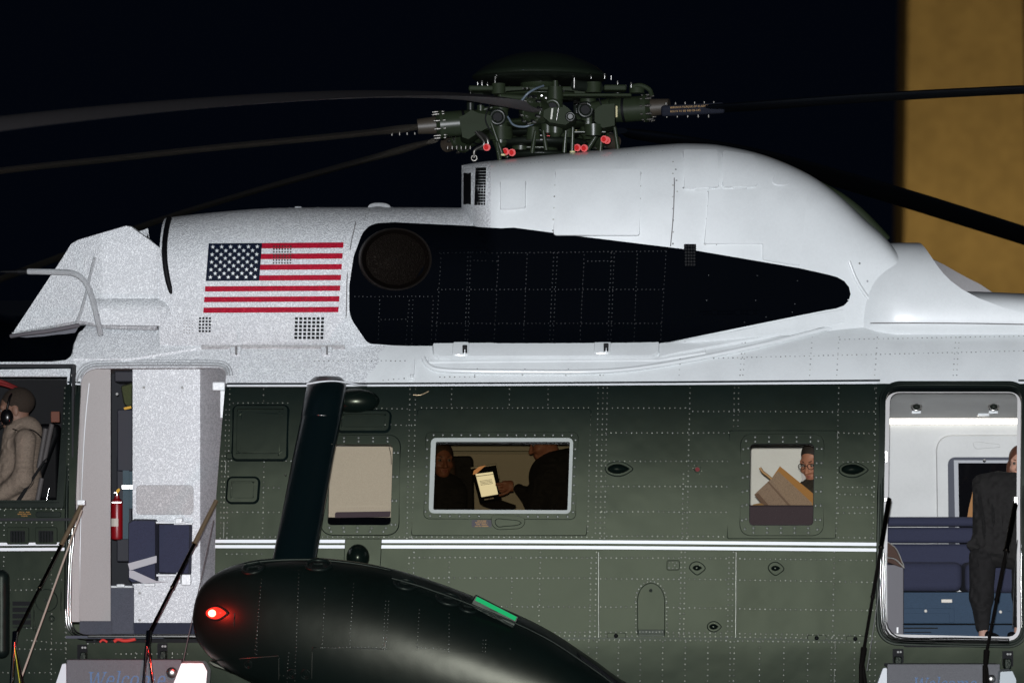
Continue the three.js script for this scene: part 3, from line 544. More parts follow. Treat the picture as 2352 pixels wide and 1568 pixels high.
part('wire_clip', tube(pairs([949, 907, 966, 907, 984, 899]).map(q => onto(flank, ...q).add(new V3(0, 0, 0.006))), 0.004, 6), M.brass);

// --- windows
const boltGeo = new THREE.SphereGeometry(1, 10, 5, 0, Math.PI * 2, 0, Math.PI / 2).rotateX(Math.PI / 2);
function bolts(list, parent, off, r = 0.0088) { for (const [u, v] of list) { const w = onto(flank, u, v), n = normalAt(flank, w.x, w.y), m = mesh('bolt', boltGeo, M.bolt, parent); m.position.copy(w.addScaledVector(n, off)); m.quaternion.setFromUnitVectors(up0, n); m.scale.set(r, r, r * 0.42); } }
const pane = (c, tint, extra = {}) => new THREE.MeshPhysicalMaterial({ color: tint, roughness: 0.02, metalness: 0, transmission: 1, thickness: 0, ior: 1.45, side: THREE.DoubleSide, ...extra });
const clearGlass = pane(0, rgb(0.90, 0.875, 0.81)), smokeGlass = pane(0, rgb(0.41, 0.365, 0.28)), cockpitGlass = pane(0, rgb(0.74, 0.73, 0.72));
const between = (a, b, n) => Array.from({ length: n }, (_, i) => [lerp(a[0], b[0], n === 1 ? 0.5 : i / (n - 1)), lerp(a[1], b[1], n === 1 ? 0.5 : i / (n - 1))]);
{
  const g = partGroup('cabin_window', 'left cabin window with lowered beige blind');
  const o = rbox(741, 1000, 919, 1228, 26, 4);
  mesh('frame', skin(o, flank, { holes: [winLeft], off: 0.010, thick: 0.010, bev: 2, holeDepth: 0.07 }), M.green, g);
  mesh('pane', skin(inset(winLeft, -2), flank, { off: -0.03, thick: 0, max: 400 }), clearGlass, g);
  bolts([...between([905, 1040], [899, 1205], 4), ...between([914, 1040], [908, 1205], 4), ...between([790, 1006], [890, 1006], 4), ...between([790, 1014], [890, 1014], 4), ...between([756, 1212], [886, 1213], 5), ...between([760, 1221], [880, 1221], 5)], g, 0.01);
  mesh('blind', skin(rounded([745, 1010, 912, 1010, 903, 1188, 745, 1188], [0, 0, 6, 6]), (x, y) => flank(x, y) - 0.065, { thick: 0.006, max: 60 }), std(rgb(0.50, 0.445, 0.375), 0.85, { map: T.speckSoft, bumpMap: T.cloth, bumpScale: 0.0006 }), g);
  mesh('blind_cord', tube([[893, 1026], [897, 1044], [898, 1066]].map(q => { const w = onto(flank, ...q); w.z -= 0.052; return w; }), 0.0025, 5), M.dull, g);
  mesh('blind_hem', skin(rounded([757, 1162, 904, 1161, 903, 1164, 757, 1165], 0), (x, y) => flank(x, y) - 0.062, { thick: 0.003 }), std(rgb(0.46, 0.41, 0.345), 0.85), g);
  mesh('blind_housing', skin(rounded([740, 1000, 915, 1000, 908, 1222, 740, 1222], 0), (x, y) => flank(x, y) - 0.10, { thick: 0.004, max: 80 }), M.black, g);
  mesh('sill_pad', skin(rounded([769, 1176, 897, 1174, 895, 1187, 769, 1189], [5, 1, 2, 1]), (x, y) => flank(x, y) - 0.05, { thick: 0.012 }), std(rgb(0.045, 0.03, 0.045), 0.8), g, 'plum coloured pad along the blind edge');
}
{
  const g = partGroup('cabin_window', 'wide central cabin window with white inner frame');
  const o = rounded([978.5, 994, 1328, 994, 1321.5, 1192.5, 973.5, 1191], 12), wf = rounded([990, 1006, 1317, 1006, 1311, 1180, 984.5, 1179], 12);
  mesh('frame', skin(o, flank, { holes: [wf], off: 0.013, thick: 0.013, bev: 2.2, holeDepth: 0.012 }), M.green, g);
  mesh('inner_frame', skin(inset(wf, -0.5), flank, { holes: [winMid], off: 0.004, thick: 0.004, holeDepth: 0.05 }), std(rgb(0.36, 0.385, 0.36), 0.7, { map: T.whiteTone }), g, 'white inner frame');
  mesh('pane', skin(inset(winMid, -2), flank, { off: -0.035, thick: 0, max: 400 }), smokeGlass, g);
  bolts([...between([996, 999.5], [1313, 1000], 16), ...between([981.5, 1011], [977, 1175], 9), ...between([1322, 1011], [1316.5, 1176], 9), ...between([988, 1185], [1100, 1185.5], 6), ...between([1190, 1186.5], [1304, 1186.5], 6)], g, 0.013);
}
{
  const g = partGroup('cabin_window', 'right cabin window with a rounded frame of paired bolts');
  const o = rbox(1702, 998, 1893, 1229.5, 24, 2);
  mesh('frame', skin(o, flank, { holes: [winRight], off: 0.013, thick: 0.013, bev: 2.2, holeDepth: 0.06 }), M.green, g);
  mesh('pane', skin(inset(winRight, -2), flank, { off: -0.03, thick: 0, max: 400 }), clearGlass, g);
  mesh('seal', skin(inset(winRight, -2.2), flank, { holes: [inset(winRight, 1.2)], off: 0.006, thick: 0.006 }), M.rubber, g);
  bolts([...between([1735, 1004.5], [1862, 1004.5], 5), ...between([1735, 1014.5], [1862, 1014.5], 5), ...between([1707.5, 1032], [1705, 1195], 6), ...between([1719, 1030], [1714.5, 1192], 6), ...between([1877, 1031], [1873.5, 1194], 6), ...between([1888, 1031], [1884.5, 1194], 6), ...between([1731, 1213], [1857, 1213], 5), ...between([1731, 1223], [1857, 1223.5], 5), [1714, 1013], [1880, 1013], [1711, 1215], [1878, 1216]], g, 0.013);
}
{
  const g = partGroup('emergency_release', 'window release handle cover');
  mesh('cover', skin(splineLoop([1129, 1196, 1131, 1186, 1142, 1182.5, 1160, 1184, 1200, 1189, 1205, 1195, 1203, 1205, 1195, 1212, 1165, 1215, 1143, 1215, 1133, 1208], 40), flank, { off: 0.02, thick: 0.02, bev: 1.5 }), M.green, g);
  mesh('handle', skin(splineLoop([1138, 1199, 1142, 1193, 1160, 1194, 1190, 1197, 1196, 1201, 1190, 1205, 1160, 1208, 1144, 1209], 30), flank, { off: 0.026, thick: 0.006, bev: 1.5 }), M.green, g);
}
function print(name, lines, u0, v0, u1, v1, o = {}) {   // flat printed placard or lettering
  const { S = flank, off = 0.004, bg = null, fg = '#b8882c', w = 512, h = Math.round(512 * (v1 - v0) / (u1 - u0)), font = 'bold', size, align = 'center', face = 'sans-serif', slope = 0, parent = heli, lit = 0 } = o;
  const c = document.createElement('canvas'); c.width = w; c.height = h; const x = c.getContext('2d');
  if (bg) { x.fillStyle = bg; x.fillRect(0, 0, w, h); }
  x.fillStyle = fg; x.textAlign = align; x.textBaseline = 'middle';
  lines.forEach((t, i) => { x.font = `${font} ${size || h / lines.length * 0.8}px ${face}`; x.fillText(t, align === 'center' ? w / 2 : w * 0.02, h * (i + 0.5) / lines.length, w * 0.96); });
  const t = new THREE.CanvasTexture(c); t.colorSpace = THREE.SRGBColorSpace; t.minFilter = THREE.LinearFilter;
  const g = skin([[u0, v0], [u1, v0 + slope], [u1, v1 + slope], [u0, v1]], S, { off, thick: 0, max: 60 });
  const p = g.attributes.position, uv = g.attributes.uv; g.computeBoundingBox();
  const A = onto(S, u0, v0), B = onto(S, u1, v0 + slope), C = onto(S, u0, v1);
  for (let i = 0; i < p.count; i++) { const dx = (p.getX(i) - A.x) / (B.x - A.x); uv.setXY(i, dx, 1 - (p.getY(i) - A.y - (B.y - A.y) * dx) / (C.y - A.y)); }
  return mesh(name, g, bg ? std(new THREE.Color(1, 1, 1), 0.6, { map: t }) : std(new THREE.Color(1, 1, 1), 0.6, { map: t, transparent: true, alphaTest: 0.4 }), parent);
}
print('placard', ['EXIT RELEASE', 'PUSH AS NOTED —', 'TURN ↙ HANDLE', 'PULL OUT WINDOW'], 1083.5, 1194, 1129, 1210.5, { bg: '#1b1420', off: 0.0085 });
print('placard', ['RESCUE ─ PUSH', 'DOOR TAB & SLIDE', 'TO OPEN'], 38, 1174, 72, 1187, { fg: '#a5701c' });

// --- cockpit side window
{
  const g = partGroup('cockpit_window', 'cockpit side window with a dark green sliding frame');
  mesh('frame', [skin([[-130, 1155], [135, 1155], [153, 885], [162, 885], [146, 1166], [-130, 1166]], flank, { off: 0.016, thick: 0.016, bev: 1.5 }), skin([[-130, 1148], [128, 1148], [146, 885], [153, 885], [135, 1155], [-130, 1155]], flank, { off: -0.012, thick: 0.02 })], M.gloss, g);
  mesh('door_post', [rail([[160, 890], [153, 1160], [151, 1400]], flank, 0.006, 0.012, 6, false), rail([[174, 885], [160, 1240]], flank, 0.004, 0.012, 6, false), rail([[181, 885], [165, 1240]], flank, 0.004, 0.008, 6, false)], M.gloss, g);
  mesh('pane', skin(inset(winCockpit, -3), flank, { off: -0.02, thick: 0, max: 400 }), cockpitGlass, g);
}

// --- front door: vestibule behind the opening
const frontTrim = rounded([186, 845, 520, 843.5, 514.5, 907, 496, 1137, 493, 1314, 489, 1458, 160, 1458, 163, 1300, 169, 1206], [38, 18, 0, 0, 0, 20, 40, 0, 0]);
part('door_surround', [rail(inset(frontTrim, -9).filter(q => q[1] < 880), flank, 0.001, 0.006, 6, false), rail(inset(frontTrim, -3).filter(q => q[1] < 880), flank, 0.002, 0.008, 6, false), rail(inset(frontTrim, -15).filter(q => q[1] < 870), flank, 0.0, 0.004, 6, false)], M.wet);
{
  const run = [[172, 1206], [166, 1262], [162.5, 1310], [161, 1418], [164, 1438], [174, 1451], [190, 1458], [210, 1460], [488, 1460]];
  for (const [d, r] of [[0, 0.006], [5, 0.008], [10, 0.005]]) part('door_trim', rail(run.map(([u, v]) => [u - (u < 180 ? d : d * clamp((210 - u) / 30)), v + (v > 1440 ? d * clamp((v - 1436) / 22) : 0)]), flank, 0.006, r, 6, false), M.trim);
  part('sill_plate', [pbox(200, 1459, 488, 1464, -0.03, 0.05, 0.004)], M.trim);
}
const wetWhite = M.wet;
{
  const quad = (a, b, c, d) => buffer([...a.toArray(), ...b.toArray(), ...c.toArray(), ...d.toArray()], null, [a, b, c, d].flatMap(q => [q.x - q.z * 0.7, q.y]), [0, 1, 2, 0, 2, 3]);
  const plate = (u0, u1, v0, v1, z0, z1, t = 0.012) => { const a = PV(u0, v0, z0), b = PV(u1, v0, z1), c = PV(u1, v1, z1), d = PV(u0, v1, z0), o = new V3(0, 0, -t); return [quad(d, c, b, a), quad(a.clone().add(o), b.clone().add(o), c.clone().add(o), d.clone().add(o)), quad(a, b, b.clone().add(o), a.clone().add(o)), quad(b, c, c.clone().add(o), b.clone().add(o)), quad(c, d, d.clone().add(o), c.clone().add(o))]; };
  part('vestibule_panel', plate(160, 253, 842, 1426, -0.10, -0.42), M.beige, 'plain grey beige wall panel left in the front doorway');
  part('panel_edge_strip', [tube([PV(204, 880, -0.20), PV(196, 960, -0.19), PV(190, 1060, -0.18), PV(184, 1220, -0.16), PV(181, 1420, -0.15)], 0.004, 6)], M.white);
  part('panel_flange', plate(163, 182, 860, 1428, -0.06, -0.11), M.beige);
  const bulk = part('bulkhead', plate(304, 460, 830, 1431, -0.62, -0.62), wetWhite, 'white bulkhead panel beaded with water in the front doorway');
  part('bulkhead_pocket', skin(rbox(313, 1115, 443, 1181, 9), flatV(-0.62), { off: 0.006, thick: 0.006, bev: 1 }), M.wetGrey, 'grey rounded pocket panel on the bulkhead');
  part('bulkhead_return', plate(459, 522, 836, 1440, -0.62, -0.07), std(rgb(0.50, 0.49, 0.50), 0.6, { map: T.wetColour }), 'grey side wall at the right of the doorway');
  part('door_latch', [pboxV(487, 877, 516, 897, -0.16, -0.1, 0.008), pboxV(505, 897, 518, 960, -0.12, -0.08, 0.004)], M.white);
  part('kick_strip', plate(305, 500, 1430, 1462, -0.60, -0.60), M.carpetNavy);
  part('corridor_step', [...plate(253, 307, 1344, 1462, -0.6, -0.6), ...plate(182, 256, 1424, 1462, -0.3, -0.44)], M.carpet, 'grey carpeted step face');
  part('vestibule_floor', pbox(150, 1460, 530, 1466, -2.0, -0.08, 0), M.carpet);
  part('vestibule_ceiling', pbox(150, 834, 530, 840, -2.0, -0.42, 0), M.cabin);
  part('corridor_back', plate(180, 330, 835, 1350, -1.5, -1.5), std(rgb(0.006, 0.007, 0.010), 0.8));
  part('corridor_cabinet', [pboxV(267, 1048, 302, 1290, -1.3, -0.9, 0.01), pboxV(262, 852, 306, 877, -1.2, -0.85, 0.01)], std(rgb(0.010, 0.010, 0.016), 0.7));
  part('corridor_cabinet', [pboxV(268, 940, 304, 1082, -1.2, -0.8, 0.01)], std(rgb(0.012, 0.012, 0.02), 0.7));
  part('screw', [[200, 898], [395, 1361], [395, 1373], [268, 905], [330, 890], [418, 890], [320, 1362], [320, 1424]].slice(3).map(([u, v]) => disc(PV(u, v, -0.615), up0, 0.009, 0.006)), M.screw);
  part('seat_rail', [pboxV(253, 1345, 304, 1350, -0.6, -0.5, 0.01), pboxV(266, 1341, 286, 1349, -0.58, -0.48, 0.01)], M.white, 'white fitting on the step edge');
}
{ // things in the corridor gap
  const b = thing('pouch', 'olive green cloth pouch hanging high in the dark doorway gap', 'pouch', PV(289, 908, -0.82).toArray());
  const rel = (u, v, z) => PV(u, v, z).sub(b.position);
  mesh('pouch_body', (() => { const out = splineLoop([277, 886, 290, 882, 304, 879, 305, 905, 304, 931, 296, 935, 285, 931, 279, 908], 30); const g = skin(inset(out, 4), flatV(-0.80), { faceIn: 0, off: 0.02, thick: 0.05, bev: 4, max: 12 }); return g.translate(...b.position.clone().negate().toArray()); })(), std(rgb(0.055, 0.065, 0.022), 0.95, { map: T.speck, bumpMap: T.cloth, bumpScale: 0.001 }), b);
  mesh('tag', skin(rounded([283, 936, 300, 932, 301, 938, 285, 941], 1), flatV(-0.77), { thick: 0.006 }).translate(...b.position.clone().negate().toArray()), std(rgb(0.55, 0.30, 0.02), 0.7), b, 'yellow tag');
}
{
  const e = thing('fire_extinguisher', 'red fire extinguisher with white label standing in the doorway gap', 'fire extinguisher', PV(268, 1238, -0.72).toArray());
  const q = (u, v, z) => PV(u, v, z).sub(e.position);
  mesh('cylinder', rings([[1240, 0.02], [1238, 0.036], [1232, 0.041], [1160, 0.041], [1150, 0.036], [1144, 0.018], [1138, 0.016]].map(([v, r]) => Array.from({ length: 20 }, (_, i) => q(268, v, -0.72).add(new V3(Math.cos(i / 10 * Math.PI) * r, 0, Math.sin(i / 10 * Math.PI) * r))))), phys(rgb(0.20, 0.004, 0.007), 0.35, { clearcoat: 0.3 }), e);
  mesh('label', rings([1191, 1209].map(v => Array.from({ length: 9 }, (_, i) => q(268, v, -0.72).add(new V3(Math.cos(2.9 - i * 0.2) * 0.0425, 0, Math.sin(2.9 - i * 0.2) * 0.0425)))), false), M.paper, e);
  mesh('valve', [rod(q(268, 1142, -0.72), q(268, 1128, -0.72), 0.014), box(q(260, 1134, -0.70), q(272, 1129, -0.74), 0.004)], M.steel, e);
  mesh('pull_tag', skin(rounded([266, 1126, 273, 1120, 275, 1126, 267, 1137], 2), flatV(-0.66), { thick: 0.006 }).translate(...e.position.clone().negate().toArray()), std(rgb(0.6, 0.33, 0.02), 0.7), e, 'yellow pull tag');
  mesh('bracket', [box(q(258, 1156, -0.75), q(278, 1152, -0.67), 0.002)], M.steel, e);
}
for (const [u0, u1, v0, v1, z, txt] of [[281, 296, 1080, 1238, -0.64, 'left blue grey webbing strap hanging before the fire extinguisher'], [296, 304, 1082, 1168, -0.70, 'short blue grey webbing strap at the right of the doorway gap']]) {
  const s = thing('webbing_strap', txt, 'strap', PV((u0 + u1) / 2, v0, z).toArray());
  mesh('webbing', box(PV(u0, v0, z).sub(s.position), PV(u1, v1, z - 0.006).sub(s.position), 0.002), std(rgb(0.075, 0.115, 0.135), 0.9, { map: T.speck, bumpMap: T.cloth, bumpScale: 0.001 }), s);
  mesh('buckle', box(PV(u0 - 3, 1113, z + 0.008).sub(s.position), PV(u1 + 1, 1124, z - 0.012).sub(s.position), 0.004), M.steel, s);
}
{ // folded crew seat
  const s = thing('jump_seat', 'folded navy crew seat with pale strap mounted on the white bulkhead', 'seat', PV(360, 1340, -0.55).toArray());
  const o = s.position.clone().negate();
  const pad = (pts, z0, z1, r) => { const g = skin(inset(rounded(pts, r, 5), 5), flatV(z1), { thick: z1 - z0, bev: 5, max: 20 }); return g.translate(...o.toArray()); };
  mesh('seat_cushion', pad([290, 1200, 304, 1191, 356, 1192, 360, 1200, 360, 1338, 300, 1341, 290, 1332], -0.6, -0.47, 6), M.navy, s);
  mesh('backrest', pad([360, 1200, 432, 1199, 439, 1206, 437, 1318, 432, 1322, 360, 1318], -0.6, -0.51, 6), M.navy, s);
  const band = pts => skin(pairs(pts), flatV(-0.455), { thick: 0.006, max: 20 }).translate(...o.toArray());
  mesh('strap', [band([293, 1294, 359, 1276, 359, 1292, 297, 1310]), band([296, 1310, 305, 1310, 358, 1334, 385, 1336, 330, 1340, 296, 1326])], std(rgb(0.36, 0.35, 0.37), 0.6), s, 'pale grey lap strap');
  mesh('frame_bar', [pboxV(357, 1197.5, 425, 1202.5, -0.56, -0.47, 0.004), pboxV(358, 1318.5, 408, 1324, -0.56, -0.47, 0.004)].map(g => g.translate(...o.toArray())), M.white, s);
  mesh('mount_bracket', [pboxV(401, 1189, 418, 1203, -0.6, -0.46, 0.008), pboxV(398, 1200, 441, 1205, -0.6, -0.5, 0.004), pboxV(404, 1314, 414, 1340, -0.6, -0.46, 0.008), pboxV(416, 1319, 437, 1344, -0.6, -0.5, 0.006), pboxV(330, 1340, 354, 1346, -0.6, -0.52, 0.003)].map(g => g.translate(...o.toArray())), M.white, s);
}
// --- rear door
{
  const out = inset(rearDoorPath, -14);
  part('rear_door_frame', [skin(out, flank, { holes: [rearDoorPath], off: 0.018, thick: 0.018, bev: 2, holeDepth: 0.06, max: 30 })].concat([rail(inset(rearDoorPath, -4), flank, 0.018, 0.006), rail(inset(rearDoorPath, -9), flank, 0.018, 0.004)]), M.gloss, 'dark green frame around the rear door');
  const lo = inset(rearDoorPath, 1).filter(q => q[1] > 1240 && q[0] < 2320).sort((a, b) => (a[1] - a[0]) - (b[1] - b[0]));
  const run = [[2029, 1270], [2027, 1330], [2030, 1425], [2034, 1445], [2045, 1460], [2062, 1467], [2200, 1470], [2318, 1472]];
  for (const [d, r] of [[0, 0.008], [5, 0.006], [-5, 0.005]]) part('rear_door_trim', rail(run.map(([u, v]) => [u - (u < 2050 ? d : 0) - (u >= 2050 ? 0 : 0), v + (v > 1440 ? d : 0)]), flank, 0.03, r, 6, false), M.trim);
  part('rear_door_trim', rail([[2346, 1270], [2345, 1340], [2347, 1440]], flank, 0.03, 0.007, 6, false), M.trim);
  const jamb = inset(rearDoorPath, 0);
  part('rear_door_jamb', rings([jamb.map(q => onto((x, y) => flank(x, y) - 0.0, ...q)), jamb.map(q => onto((x, y) => flank(x, y) - 0.13, ...q)), inset(rearDoorPath, 10).map(q => onto((x, y) => flank(x, y) - 0.13, ...q)), inset(rearDoorPath, 10).map(q => onto((x, y) => flank(x, y) - 0.15, ...q))], false), std(rgb(0.5, 0.49, 0.48), 0.5));
  part('jamb_bracket', [pbox(2031, 1142, 2046, 1152, -0.1, -0.02, 0.005), pbox(2033, 1035, 2040, 1062, -0.1, -0.03, 0.004), pbox(2330, 1140, 2340, 1160, -0.08, -0.0, 0.004)], M.steel);
}
// --- cabin: closed box behind the windows
const CZ = -1.92;
{
  const strip = (pts, u0, u1) => { const pos = [], idx = []; pts.forEach(([v, z]) => { const a = P(u0, v, z), b = P(u1, v, z); pos.push(a.x, a.y, a.z, b.x, b.y, b.z); }); for (let i = 0; i + 1 < pts.length; i++) { const k = i * 2; idx.push(k, k + 2, k + 1, k + 1, k + 2, k + 3); } const uv = []; for (let i = 0; i < pos.length; i += 3) uv.push(pos[i], pos[i + 1] + pos[i + 2]); return buffer(pos, null, uv, idx); };
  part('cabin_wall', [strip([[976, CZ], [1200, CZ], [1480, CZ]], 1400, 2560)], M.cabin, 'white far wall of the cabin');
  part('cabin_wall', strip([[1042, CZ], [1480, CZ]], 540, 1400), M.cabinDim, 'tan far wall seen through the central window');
  part('cabin_ceiling', toCreasedNormals(plain(strip([[886, -0.16], [888, -0.5], [900, -1.05], [918, -1.28], [926, -1.34], [960, CZ + 0.16]], 540, 2560)), 0.4), M.cabin, 'pale coved cabin ceiling');
  part('cove_rail', [pbox(540, 1037, 1400, 1042, CZ - 0.01, CZ + 0.05, 0.003), pbox(540, 1022, 1400, 1036, CZ - 0.02, CZ + 0.03, 0.004), pbox(540, 975, 1400, 1023, CZ - 0.03, CZ + 0.01, 0.004)], std(rgb(0.34, 0.32, 0.25), 0.6));
  part('cabin_floor', pbox(535, 1474, 2560, 1480, CZ - 0.05, -0.06, 0), M.carpetNavy);
  part('cabin_partition', [pbox(534, 850, 540, 1478, CZ, -0.55, 0), pbox(2556, 850, 2562, 1478, CZ, -0.1, 0)], M.cabin);
  part('light_strip', pbox(2032, 960.5, 2550, 975, CZ, CZ + 0.03, 0.004), new THREE.MeshStandardMaterial({ color: 0xffffff, emissive: rgb(1, 0.93, 0.80), emissiveIntensity: 1.35 }), 'glowing white light strip under the ceiling');
  const s = new THREE.RectAreaLight(rgb(1, 0.90, 0.74), 3.2, 1.4, 0.05);
  s.position.copy(P(2270, 968, CZ + 0.045)); s.lookAt(s.position.x, s.position.y - 0.25, 0); scene.add(s);
  for (const u of [2105, 2282]) {
    const g = partGroup('air_nozzle', u < 2200 ? 'left ceiling air nozzle' : 'right ceiling air nozzle'), c = P(u, 934, -1.40);
    mesh('bezel', new THREE.TorusGeometry(0.030, 0.009, 8, 20).rotateX(-0.5).translate(c.x, c.y, c.z + 0.03), M.steel, g);
    mesh('nozzle', [new THREE.SphereGeometry(0.024, 14, 10).translate(c.x, c.y - 0.005, c.z + 0.035), disc(new V3(c.x, c.y - 0.012, c.z + 0.052), new V3(0, -0.3, 1), 0.011, 0.01)], M.hubDark, g);
    for (const q of [box(new V3(c.x - 0.04, c.y + 0.022, c.z + 0.03), new V3(c.x + 0.035, c.y + 0.034, c.z + 0.06), 0.004), box(new V3(c.x - 0.035, c.y - 0.05, c.z + 0.03), new V3(c.x + 0.03, c.y - 0.028, c.z + 0.05), 0.008)]) mesh('lever', q, M.white, g);
  }
  part('reading_light', [pbox(2247, 949, 2274, 956, -1.64, -1.58, 0.006)], M.white);
  // emergency exit window in the far wall
  const g = partGroup('exit_window', 'dark exit window with grey seal in the white far wall');
  const z = CZ + 0.002, door = rounded([2152, 1001, 2420, 1001, 2420, 1478, 2159, 1478], [34, 0, 0, 0], 8);
  mesh('door_panel', skin(door, flat(z), { holes: [rounded([2177, 1050, 2420, 1050, 2420, 1330, 2180, 1330], [17, 0, 0, 0], 8)], off: 0.022, thick: 0.022, bev: 2, max: 200 }), M.cabin, g);
  mesh('seal', skin(rounded([2177, 1050, 2420, 1050, 2420, 1330, 2180, 1330], [17, 0, 0, 0], 8), flat(z), { holes: [[[2191, 1057], [2416, 1057], [2416, 1320], [2196, 1320]]], off: 0.018, thick: 0.01, max: 200 }), std(rgb(0.03, 0.035, 0.055), 0.6), g);
  mesh('inner_frame', skin([[2191, 1057], [2416, 1057], [2416, 1320], [2196, 1320]], flat(z), { holes: [[[2201, 1063.5], [2410, 1063.5], [2410, 1318], [2205, 1318]]], off: 0.024, thick: 0.03, max: 200 }), std(rgb(0.33, 0.34, 0.36), 0.5), g);
  mesh('glass', skin([[2198, 1061], [2412, 1061], [2412, 1319], [2203, 1319]], flat(z), { off: 0.004, thick: 0, max: 200 }), phys(rgb(0.003, 0.003, 0.004), 0.06), g);
  mesh('release_cover', skin(rounded([2236, 1016, 2244, 1015, 2296, 1021, 2297, 1027, 2244, 1031, 2237, 1026], 4), flat(z), { off: 0.027, thick: 0.006, bev: 1 }), M.cabin, g);
  mesh('lit_curtain', skin(rounded([2232, 1140, 2241, 1100, 2247, 1125, 2246, 1190, 2222, 1190, 2226, 1165], 3), flat(z), { off: 0.012, thick: 0.004 }), std(rgb(0.30, 0.12, 0.012), 0.6), g, 'amber thing glinting behind the dark glass');
  mesh('catch', new THREE.SphereGeometry(0.012, 10, 8).translate(...P(2262, 1058, z + 0.04).toArray()), M.chrome, g);
}
{ // long bench
  const s = thing('bench_sofa', 'long navy upholstered bench with blue base inside the rear door', 'sofa', P(2200, 1470, -1.3).toArray()), o = s.position.clone().negate().toArray();
  const bar = (u0, v0, u1, v1, z0, z1, r) => pbox(u0, v0, u1, v1, z0, z1, r).translate(...o);
  mesh('backrest', [bar(1500, 1187, 2550, 1209, CZ + 0.05, -1.62, 0.03), bar(1500, 1211, 2550, 1247, CZ + 0.05, -1.60, 0.03), bar(1500, 1249, 2550, 1300, CZ + 0.05, -1.59, 0.03)], M.navy, s);
  mesh('seat_cushion', [bar(1500, 1291, 2212, 1358, CZ + 0.08, -1.28, 0.05), bar(2218, 1291, 2560, 1362, CZ + 0.08, -1.26, 0.05)], M.navy, s);
  mesh('base', [bar(1500, 1360, 2560, 1432, CZ + 0.08, -1.36, 0.006), bar(1500, 1435, 2560, 1472, CZ + 0.08, -1.38, 0.006)], M.blueBase, s);
  mesh('drawer_front', [bar(1900, 1396, 2193, 1430, -1.36, -1.352, 0.004), bar(1900, 1408, 2182, 1431, -1.352, -1.347, 0.003), bar(2275, 1404, 2340, 1432, -1.36, -1.352, 0.004)], M.blueBase, s);
  mesh('vent_slot', [bar(2070, 1441, 2155, 1444, -1.38, -1.372, 0.001), bar(2078, 1451, 2140, 1453, -1.38, -1.374, 0.001)], M.rubber, s);
  mesh('ashtray_plate', bar(2163, 1376, 2188, 1384, -1.36, -1.345, 0.003), std(rgb(0.55, 0.5, 0.42), 0.4), s, 'small pale plate on the base');
  mesh('knob', [2127, 2299].map(u => new THREE.SphereGeometry(0.011, 12, 8).translate(...P(u, u < 2200 ? 1403 : 1405, -1.34).toArray()).translate(...o)), std(rgb(0.75, 0.72, 0.65), 0.4), s);
  mesh('sill_strip', bar(2118, 1463, 2158, 1467, -1.3, -1.2, 0.001), std(rgb(0.25, 0.17, 0.02), 0.6), s, 'yellow strip on the floor edge');
}
{ // folding door leaf and table edge left inside the rear doorway
  const s = thing('side_cabinet', 'low grey cabinet with wooden folding top left inside the rear door', 'cabinet', P(2060, 1470, -0.5).toArray()), o = s.position.clone().negate().toArray();
  mesh('cabinet_body', pbox(2034, 1297, 2076, 1466, -1.0, -0.4, 0.006).translate(...o), std(rgb(0.13, 0.125, 0.135), 0.7), s);
  mesh('wood_top', (() => { const g = skin(rounded([2034, 1242, 2056, 1258, 2078, 1302, 2070, 1302, 2034, 1288], 3), flat(-0.38), { thick: 0.02, bev: 1 }); return g.translate(...o); })(), phys(rgb(0.05, 0.022, 0.012), 0.6, { specularIntensity: 0.4 }), s);
  mesh('metal_edge', [tube([P(2034, 1280, -0.37), P(2056, 1284, -0.37), P(2078, 1304, -0.37)], 0.006, 6), tube([P(2034, 1241, -0.37), P(2058, 1259, -0.37), P(2077, 1300, -0.37)], 0.004, 6)].map(g => g.translate(...o)), M.dull, s);
  mesh('kick_light', pbox(2060, 1440, 2064.5, 1454, -0.4, -0.39, 0.002).translate(...o), std(rgb(0.8, 0.8, 0.8), 0.4), s);
}

// --- flag painted on the cowling
{
  const A = [479, 560.5], B = [789, 558], C = [777, 717], Dd = [466.3, 718.5];
  const q = (s, t) => [lerp(lerp(A[0], B[0], s), lerp(Dd[0], C[0], s), t), lerp(lerp(A[1], B[1], s), lerp(Dd[1], C[1], s), t)];
  const patch = (s0, t0, s1, t1, off) => skin([q(s0, t0), q(s1, t0), q(s1, t1), q(s0, t1)], cowl, { off, thick: 0.001, max: 14 });
  const g = partGroup('flag_marking', 'painted flag with red stripes and white stars on the cowling'), cs = 0.396, ct = 7 / 13;
  for (let i = 0; i < 7; i++) mesh('red_stripe', patch(i < 4 ? cs : 0, i * 2 / 13, 1, (i * 2 + 1) / 13, 0.006), M.wetRed, g);
  mesh('canton', patch(0, 0, cs, ct, 0.006), M.wetNavy, g);
  const stars = [];
  for (let r = 0; r < 9; r++) for (let c = 0; c < (r % 2 ? 5 : 6); c++) {
    const [u, v] = q(cs * (c * 2 + 1 + r % 2) / 12, ct * (r + 1) / 10), p = [];
    for (let k = 0; k < 10; k++) { const a = -Math.PI / 2 + k * Math.PI / 5, rr = k % 2 ? 2.05 : 5.2; p.push([u + rr * Math.cos(a) - 0.02 * rr * Math.sin(a), v + rr * Math.sin(a)]); }
    stars.push(skin(p, cowl, { off: 0.0085, thick: 0.001 }));
  }
  mesh('stars', stars, M.white, g);
}
